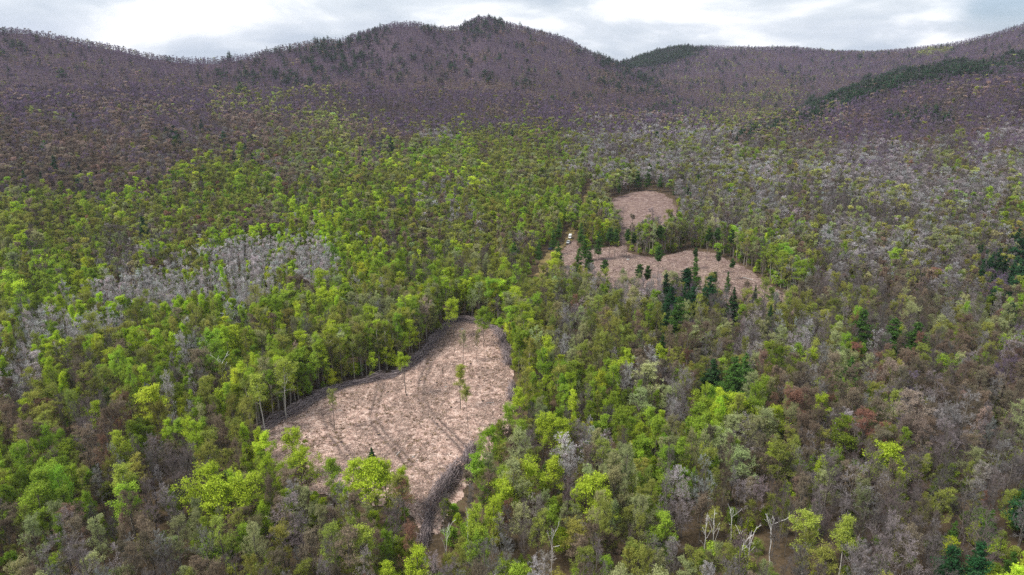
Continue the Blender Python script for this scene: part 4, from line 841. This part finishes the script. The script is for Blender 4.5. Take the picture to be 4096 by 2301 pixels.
def sticks(P, n_, lmax, rscale, name, label, pull=None):
    x0, y0 = P.min(0); x1, y1 = P.max(0); bx = rng.uniform(x0, x1, n_ * 3); by = rng.uniform(y0, y1, n_ * 3); s = sdist(P, bx, by)
    k = (s < -.3) & (rng.random(len(bx)) < np.clip(.5 + 1.1 * fbm(bx, by, 9, 3), .08, 1)); bx, by = bx[k][:n_], by[k][:n_]; m = len(bx)
    yaw = rng.uniform(0, np.pi, m); tilt = np.abs(rng.normal(size=m)) * .12; ln = rng.exponential(.45, m) * lmax * .4 + .25; ln = np.minimum(ln, lmax)
    D_ = np.stack([np.cos(yaw) * np.cos(tilt), np.sin(yaw) * np.cos(tilt), np.sin(tilt)], 1) * (ln / 2)[:, None]; C_ = np.stack([bx, by, ground(bx, by) + .30 + np.sin(tilt) * ln / 2], 1)
    r = rng.uniform(.02, .07, m) * rscale; V, F = tubes(C_ - D_, C_ + D_, r, r * .5)
    me = mesh_from(name, V, F, [M_SLASH], None, {'leaf_random': ('FLOAT', 'POINT', np.repeat(rng.random(m) ** 1.3, 6))}); o = bpy.data.objects.new(name, me); COL.objects.link(o); o['kind'] = 'stuff'; o['label'] = label; o['category'] = 'debris'
sticks(P_C1, 42000, 3.2, 1.0, 'slash_debris', 'broken twigs and sticks littering the near clearing')
sticks(P_C2, 26000, 5.0, 1.9, 'slash_debris', 'broken branches littering the wide far clearing')
sticks(P_C3, 9000, 5.0, 2.1, 'slash_debris', 'broken branches littering the farthest clearing')
# dry tufts of fern and bramble
def tufts(P, n_, name, label):
    x0, y0 = P.min(0); x1, y1 = P.max(0); bx = rng.uniform(x0, x1, n_ * 3); by = rng.uniform(y0, y1, n_ * 3); s = sdist(P, bx, by)
    k = (s < -.6) & (rng.random(len(bx)) < np.clip(.35 + 1.3 * fbm(bx + 40, by, 12, 3), .04, 1)); bx, by = bx[k][:n_], by[k][:n_]; m = len(bx); per = 16
    C_ = np.repeat(np.stack([bx, by, ground(bx, by) + .32], 1), per, 0) + rng.normal(size=(m * per, 3)) * np.array([.34, .34, .10]); V, F = leafquads(C_, .34, .3)
    me = mesh_from(name, V, F, [M_TUFT], None, {'leaf_random': ('FLOAT', 'POINT', np.repeat(rng.random(m), per * 4))}); o = bpy.data.objects.new(name, me); COL.objects.link(o); o['kind'] = 'stuff'; o['label'] = label; o['category'] = 'weeds'
M_TUFT = flat_mat('dry_tufts', (.09, .055, .035), (.26, .19, .085))
tufts(P_C1, 1300, 'dry_weeds', 'small dark tufts of dry fern dotted over the near clearing')
tufts(P_C2, 700, 'dry_weeds', 'small dark tufts dotted over the wide far clearing')

def chips(P, n_, size, name, label):
    x0, y0 = P.min(0); x1, y1 = P.max(0); bx = rng.uniform(x0, x1, n_ * 3); by = rng.uniform(y0, y1, n_ * 3); k = sdist(P, bx, by) < -.5; bx, by = bx[k][:n_], by[k][:n_]; m = len(bx)
    V, F = leafquads(np.stack([bx, by, ground(bx, by) + .30], 1), size, 1.5)
    me = mesh_from(name, V, F, [M_SLASH], None, {'leaf_random': ('FLOAT', 'POINT', np.repeat(np.where(rng.random(m) < .4, rng.random(m) * .2, .6 + .7 * rng.random(m)), 4))}); o = bpy.data.objects.new(name, me); COL.objects.link(o); o['kind'] = 'stuff'; o['label'] = label; o['category'] = 'debris'
chips(P_C1, 16000, .38, 'wood_chips', 'pale and dark wood chips strewn over the near clearing')
chips(P_C2, 12000, .60, 'wood_chips', 'pale and dark wood chips strewn over the far clearing')
def lathe(prof, n=12):
    an = np.arange(n) * 2 * np.pi / n; V = np.array([[r * math.cos(t), r * math.sin(t), z] for r, z in prof for t in an]); m = len(prof)
    F = [[i * n + j, i * n + (j + 1) % n, (i + 1) * n + (j + 1) % n, (i + 1) * n + j] for i in range(m - 1) for j in range(n)]
    return V, np.array(F)
sv, sf = lathe([(.42, -.25), (.34, .05), (.27, .22), (.245, .42)], 14); sv[:, :2] *= (1 + .12 * np.sin(np.arctan2(sv[:, 1], sv[:, 0]) * 5))[:, None]
stump_me = mesh_from('stump', sv, sf, [M_BRUSH], smooth=True)
cv, cf = lathe([(.245, .42), (.18, .432), (.001, .436)], 14); cut_me = mesh_from('cut_face', cv, cf, [M_WOOD])
def lab_pos(px_, py_): return f'{round(px_ / 25.76, 1)}% across and {round(py_ / 14.47, 1)}% down the photo'
for i in range(46):
    while True:
        qx, qy = rng.uniform(P_C1[:, 0].min(), P_C1[:, 0].max()), rng.uniform(P_C1[:, 1].min(), P_C1[:, 1].max())
        u, v = project(qx, qy, 0)
        if sdist(P_C1, qx, qy) < -3 and v < 1150 + (u - 700) * .2: break
    t = thing('tree_stump', f'low sawn stump in the near clearing, {lab_pos(float(u), float(v))}', 'stump', (qx, qy, float(ground(qx, qy)) + .2), rng.uniform(0, 6), 'sawn stumps in the near clearing'); s = rng.uniform(.7, 1.3); t.scale = (s, s, s * rng.uniform(.7, 1.2))
    for nm, me in (('bark', stump_me), ('cut_face', cut_me)): o = bpy.data.objects.new(nm, me); COL.objects.link(o); o.parent = t
def log(px_, py_, ln, r, yaw, label):
    qx, qy = unproject(px_, py_); k_ = 5; s = np.linspace(-.5, .5, k_); pts = np.stack([s * ln, rng.normal(size=k_) * .05, np.zeros(k_)], 1)[None]; V, F = skin(pts, (r * (1 - .3 * np.linspace(0, 1, k_)))[None], 8)
    e = thing('log', label, 'log', (qx, qy, float(ground(qx, qy)) + .3 + r), yaw)
    o = bpy.data.objects.new('bark', mesh_from('log_bark', V, F, [M_PALE], smooth=True)); COL.objects.link(o); o.parent = e
    for sx_, rr in ((-.5, r), (.5, r * .7)):
        V2, F2 = lathe([(rr * .96, 0), (rr * .5, .01), (.001, .012)], 8); V2 = np.stack([V2[:, 2] * np.sign(sx_) + sx_ * ln, V2[:, 0], V2[:, 1]], 1); c = bpy.data.objects.new('cut_face', mesh_from('log_end', V2, F2, [M_WOOD])); COL.objects.link(c); c.parent = e
log(1233, 1016, 2.6, .16, .1, 'short white log lying near the right edge of the near clearing')
log(1002, 1143, 2.4, .14, 1.2, 'pale log pieces lying in the lower middle of the clearing')
log(1203, 848, 1.8, .2, 1.5, 'short pale log near the top of the near clearing')
log(856, 1035, 1.9, .13, 2.6, 'pale stick-like log in the left part of the near clearing')
log(1882, 703, 6.5, .2, -.9, 'long white log at the right end of the far clearing')
log(1660, 693, 3.5, .2, .6, 'pale log in the middle of the far clearing')
log(1473, 668, 4.0, .2, -.2, 'pale log at the left end of the far clearing')
def boulder(px_, py_, r, label):
    qx, qy = unproject(px_, py_); n_ = 12; V = []; 
    for i in range(7):
        ph = -math.pi / 2 + math.pi * (i + .5) / 7
        for j in range(n_):
            th = 2 * math.pi * j / n_; q = r * (1 + .18 * math.sin(3 * th + i) + .12 * math.cos(5 * th - 2 * i)); V.append((q * math.cos(ph) * math.cos(th), q * math.cos(ph) * math.sin(th) * .8, q * .6 * math.sin(ph)))
    F = [[i * n_ + j, i * n_ + (j + 1) % n_, (i + 1) * n_ + (j + 1) % n_, (i + 1) * n_ + j] for i in range(6) for j in range(n_)]
    me = mesh_from('boulder', V, F, [M_ROCK]); 
    o = bpy.data.objects.new('boulder', me); COL.objects.link(o); o.location = (qx, qy, float(ground(qx, qy)) + .3 + r * .15); o['label'] = label; o['category'] = 'boulder'
boulder(1182, 807, .9, 'flat grey boulder behind the brush windrow at the top'); boulder(1163, 830, .6, 'small grey boulder just inside the top brush windrow')
boulder(1122, 975, .35, 'small grey stone in the middle of the near clearing'); boulder(1580, 655, 1.0, 'grey boulder at the left of the far clearing'); boulder(1040, 1152, .4, 'small pale stone in the lower part of the near clearing')

# ------------------------------------------------------------------ vehicles on the track
def paint(name, c, rough=.35, metal=0.0):
    m = bpy.data.materials.new(name); m.use_nodes = True; b = m.node_tree.nodes['Principled BSDF']; t = m.node_tree
    nz = nd(t, 'ShaderNodeTexNoise', i_Scale=6.0, i_Detail=4.0); col = ramp(t, nz.outputs['Fac'], [(.3, tuple(q * .82 for q in c)), (.6, c)])
    t.links.new(col, b.inputs['Base Color']); b.inputs['Roughness'].default_value = rough; b.inputs['Metallic'].default_value = metal; return m
M_WHITE = paint('white_paint', (.80, .80, .78)); M_SILVER = paint('silver_paint', (.52, .54, .56), .3, .3); M_NAVY = paint('navy_paint', (.02, .03, .075)); M_GLASS = paint('dark_glass', (.02, .025, .03), .08); M_RUBBER = paint('tyre_rubber', (.02, .02, .02), .9); M_RIM = paint('wheel_rim', (.4, .4, .41), .4, .6)
def loft(sections, w):
    """Side profile [(x,z)...] closed -> body of width w with slightly tucked sides."""
    p = np.array(sections); n_ = len(p); c = p.mean(0); V = []; ys_ = (-w / 2, -w / 2 + .12, w / 2 - .12, w / 2)
    for y_, s in zip(ys_, (.94, 1, 1, .94)): V += [((q[0] - c[0]) * s + c[0], y_ * (1 if q[1] < 1.0 else .9), (q[1] - c[1]) * s + c[1]) for q in p]
    import bmesh; bm = bmesh.new(); vs = [bm.verts.new(v) for v in V]
    for k_ in range(3):
        for i in range(n_): j = (i + 1) % n_; bm.faces.new((vs[k_ * n_ + i], vs[k_ * n_ + j], vs[(k_ + 1) * n_ + j], vs[(k_ + 1) * n_ + i]))
    bm.faces.new(vs[:n_][::-1]); bm.faces.new(vs[3 * n_:]); bmesh.ops.recalc_face_normals(bm, faces=bm.faces); return bm
def part(name, bm, mat, parent):
    me = bpy.data.meshes.new(name); bm.to_mesh(me); me.materials.append(mat); o = bpy.data.objects.new(name, me); COL.objects.link(o); o.parent = parent; return o
def slab(x0, x1, y0, y1, z0, z1):
    import bmesh; bm = bmesh.new(); v = [bm.verts.new(p) for p in ((x0, y0, z0), (x1, y0, z0), (x1, y1, z0), (x0, y1, z0), (x0, y0, z1), (x1, y0, z1), (x1, y1, z1), (x0, y1, z1))]
    for f in ((3, 2, 1, 0), (4, 5, 6, 7), (0, 1, 5, 4), (1, 2, 6, 5), (2, 3, 7, 6), (3, 0, 4, 7)): bm.faces.new([v[i] for i in f])
    bmesh.ops.bevel(bm, geom=bm.edges[:], offset=min(.03, (z1 - z0) * .2), segments=2, affect='EDGES'); return bm
def vehicle(name, label, cat, at, yaw, body_mat, kind):
    qx, qy = unproject(*at); e = thing(name, label, cat, (qx, qy, float(ground(qx, qy)) + .28), yaw)
    prof = {'van': [(2.75, .45), (2.8, .95), (2.5, 1.25), (1.75, 1.4), (1.15, 2.15), (.8, 2.4), (-2.6, 2.45), (-2.75, 2.2), (-2.8, .45)],
            'pickup': [(2.7, .45), (2.75, 1.0), (2.6, 1.15), (1.25, 1.25), (.55, 1.85), (-.75, 1.88), (-1.0, 1.2), (-2.75, 1.2), (-2.8, .5)],
            'suv': [(2.35, .42), (2.4, .95), (2.2, 1.1), (1.15, 1.2), (.5, 1.75), (-1.7, 1.78), (-2.3, 1.15), (-2.35, .45)]}[kind]
    part('body', loft(prof, 2.0), body_mat, e)
    wz = {'van': (1.45, 2.1), 'pickup': (1.32, 1.72), 'suv': (1.2, 1.62)}[kind]; wx = {'van': (.1, 1.1), 'pickup': (-.65, .55), 'suv': (-1.6, .55)}[kind]
    for s in (-1, 1): part('window', slab(wx[0], wx[1], s * .905 - .03, s * .905 + .045 * s + .03, *wz), M_GLASS, e)
    ws = {'van': ((1.78, 1.45), (1.2, 2.1)), 'pickup': ((1.2, 1.3), (.62, 1.8)), 'suv': ((1.1, 1.24), (.56, 1.7))}[kind]; (xa, za), (xb, zb) = ws
    V = [(xa + .05, -.8, za), (xa + .05, .8, za), (xb + .05, .75, zb), (xb + .05, -.75, zb), (xa - .02, -.8, za - .02), (xa - .02, .8, za - .02), (xb - .02, .75, zb - .02), (xb - .02, -.75, zb - .02)]
    o = bpy.data.objects.new('windscreen', mesh_from('windscreen', V, [[0, 1, 2, 3], [7, 6, 5, 4], [0, 4, 5, 1], [2, 6, 7, 3], [1, 5, 6, 2], [0, 3, 7, 4]], [M_GLASS])); COL.objects.link(o); o.parent = e
    if kind == 'pickup': part('cargo_bed', slab(-2.65, -1.1, -.8, .8, 1.16, 1.24), M_RUBBER, e)
    for s in (-1, 1): part('headlight', slab(prof[1][0] - .1, prof[1][0] + .03, s * .72 - .17, s * .72 + .17, .78, .95), M_RIM, e)
    for wxx in (1.65, -1.65):
        for s in (-1, 1):
            V, F = lathe([(.001, -.13), (.3, -.13), (.37, -.09), (.37, .09), (.3, .13), (.001, .13)], 18); V = np.stack([V[:, 0] + wxx, V[:, 2] + s * .93, V[:, 1] + .37], 1)
            w = bpy.data.objects.new('wheel', mesh_from('wheel', V, F, [M_RUBBER])); COL.objects.link(w); w.parent = e
            V, F = lathe([(.22, .0), (.2, .02), (.001, .02)], 12); V = np.stack([V[:, 0] + wxx, s * (V[:, 2] + 1.075), V[:, 1] + .37], 1); r_ = bpy.data.objects.new('rim', mesh_from('rim', V, F, [M_RIM])); COL.objects.link(r_); r_.parent = w
vehicle('parked_van', 'white van parked on the track, farther of two pale vehicles', 'van', (1434, 600), -1.75, M_WHITE, 'van')
vehicle('pickup_truck', 'silver pickup parked on the track in front of a white van', 'truck', (1430, 613), -1.85, M_SILVER, 'pickup')
vehicle('parked_car', 'dark navy car parked on the track under a broad pine', 'car', (1387, 629), -2.3, M_NAVY, 'suv')
print('scene built, objects:', len(SC.objects))

# ------------------------------------------------------------------ air
HAZE = 0.00006
hz = slab(-5600, 5600, -60, 5900, -25, 420); me = bpy.data.meshes.new('haze'); hz.to_mesh(me)
mh = bpy.data.materials.new('haze_air'); mh.use_nodes = True; t = mh.node_tree; t.nodes.clear()
pv = nd(t, 'ShaderNodeVolumePrincipled'); pv.inputs['Density'].default_value = HAZE; pv.inputs['Color'].default_value = (.82, .80, 1.0, 1); pv.inputs['Anisotropy'].default_value = .3
o = nd(t, 'ShaderNodeOutputMaterial'); t.links.new(pv.outputs[0], o.inputs['Volume']); me.materials.append(mh)
ho = bpy.data.objects.new('haze', me); COL.objects.link(ho); ho['kind'] = 'stuff'; ho['label'] = 'thin bluish air between camera and mountains'
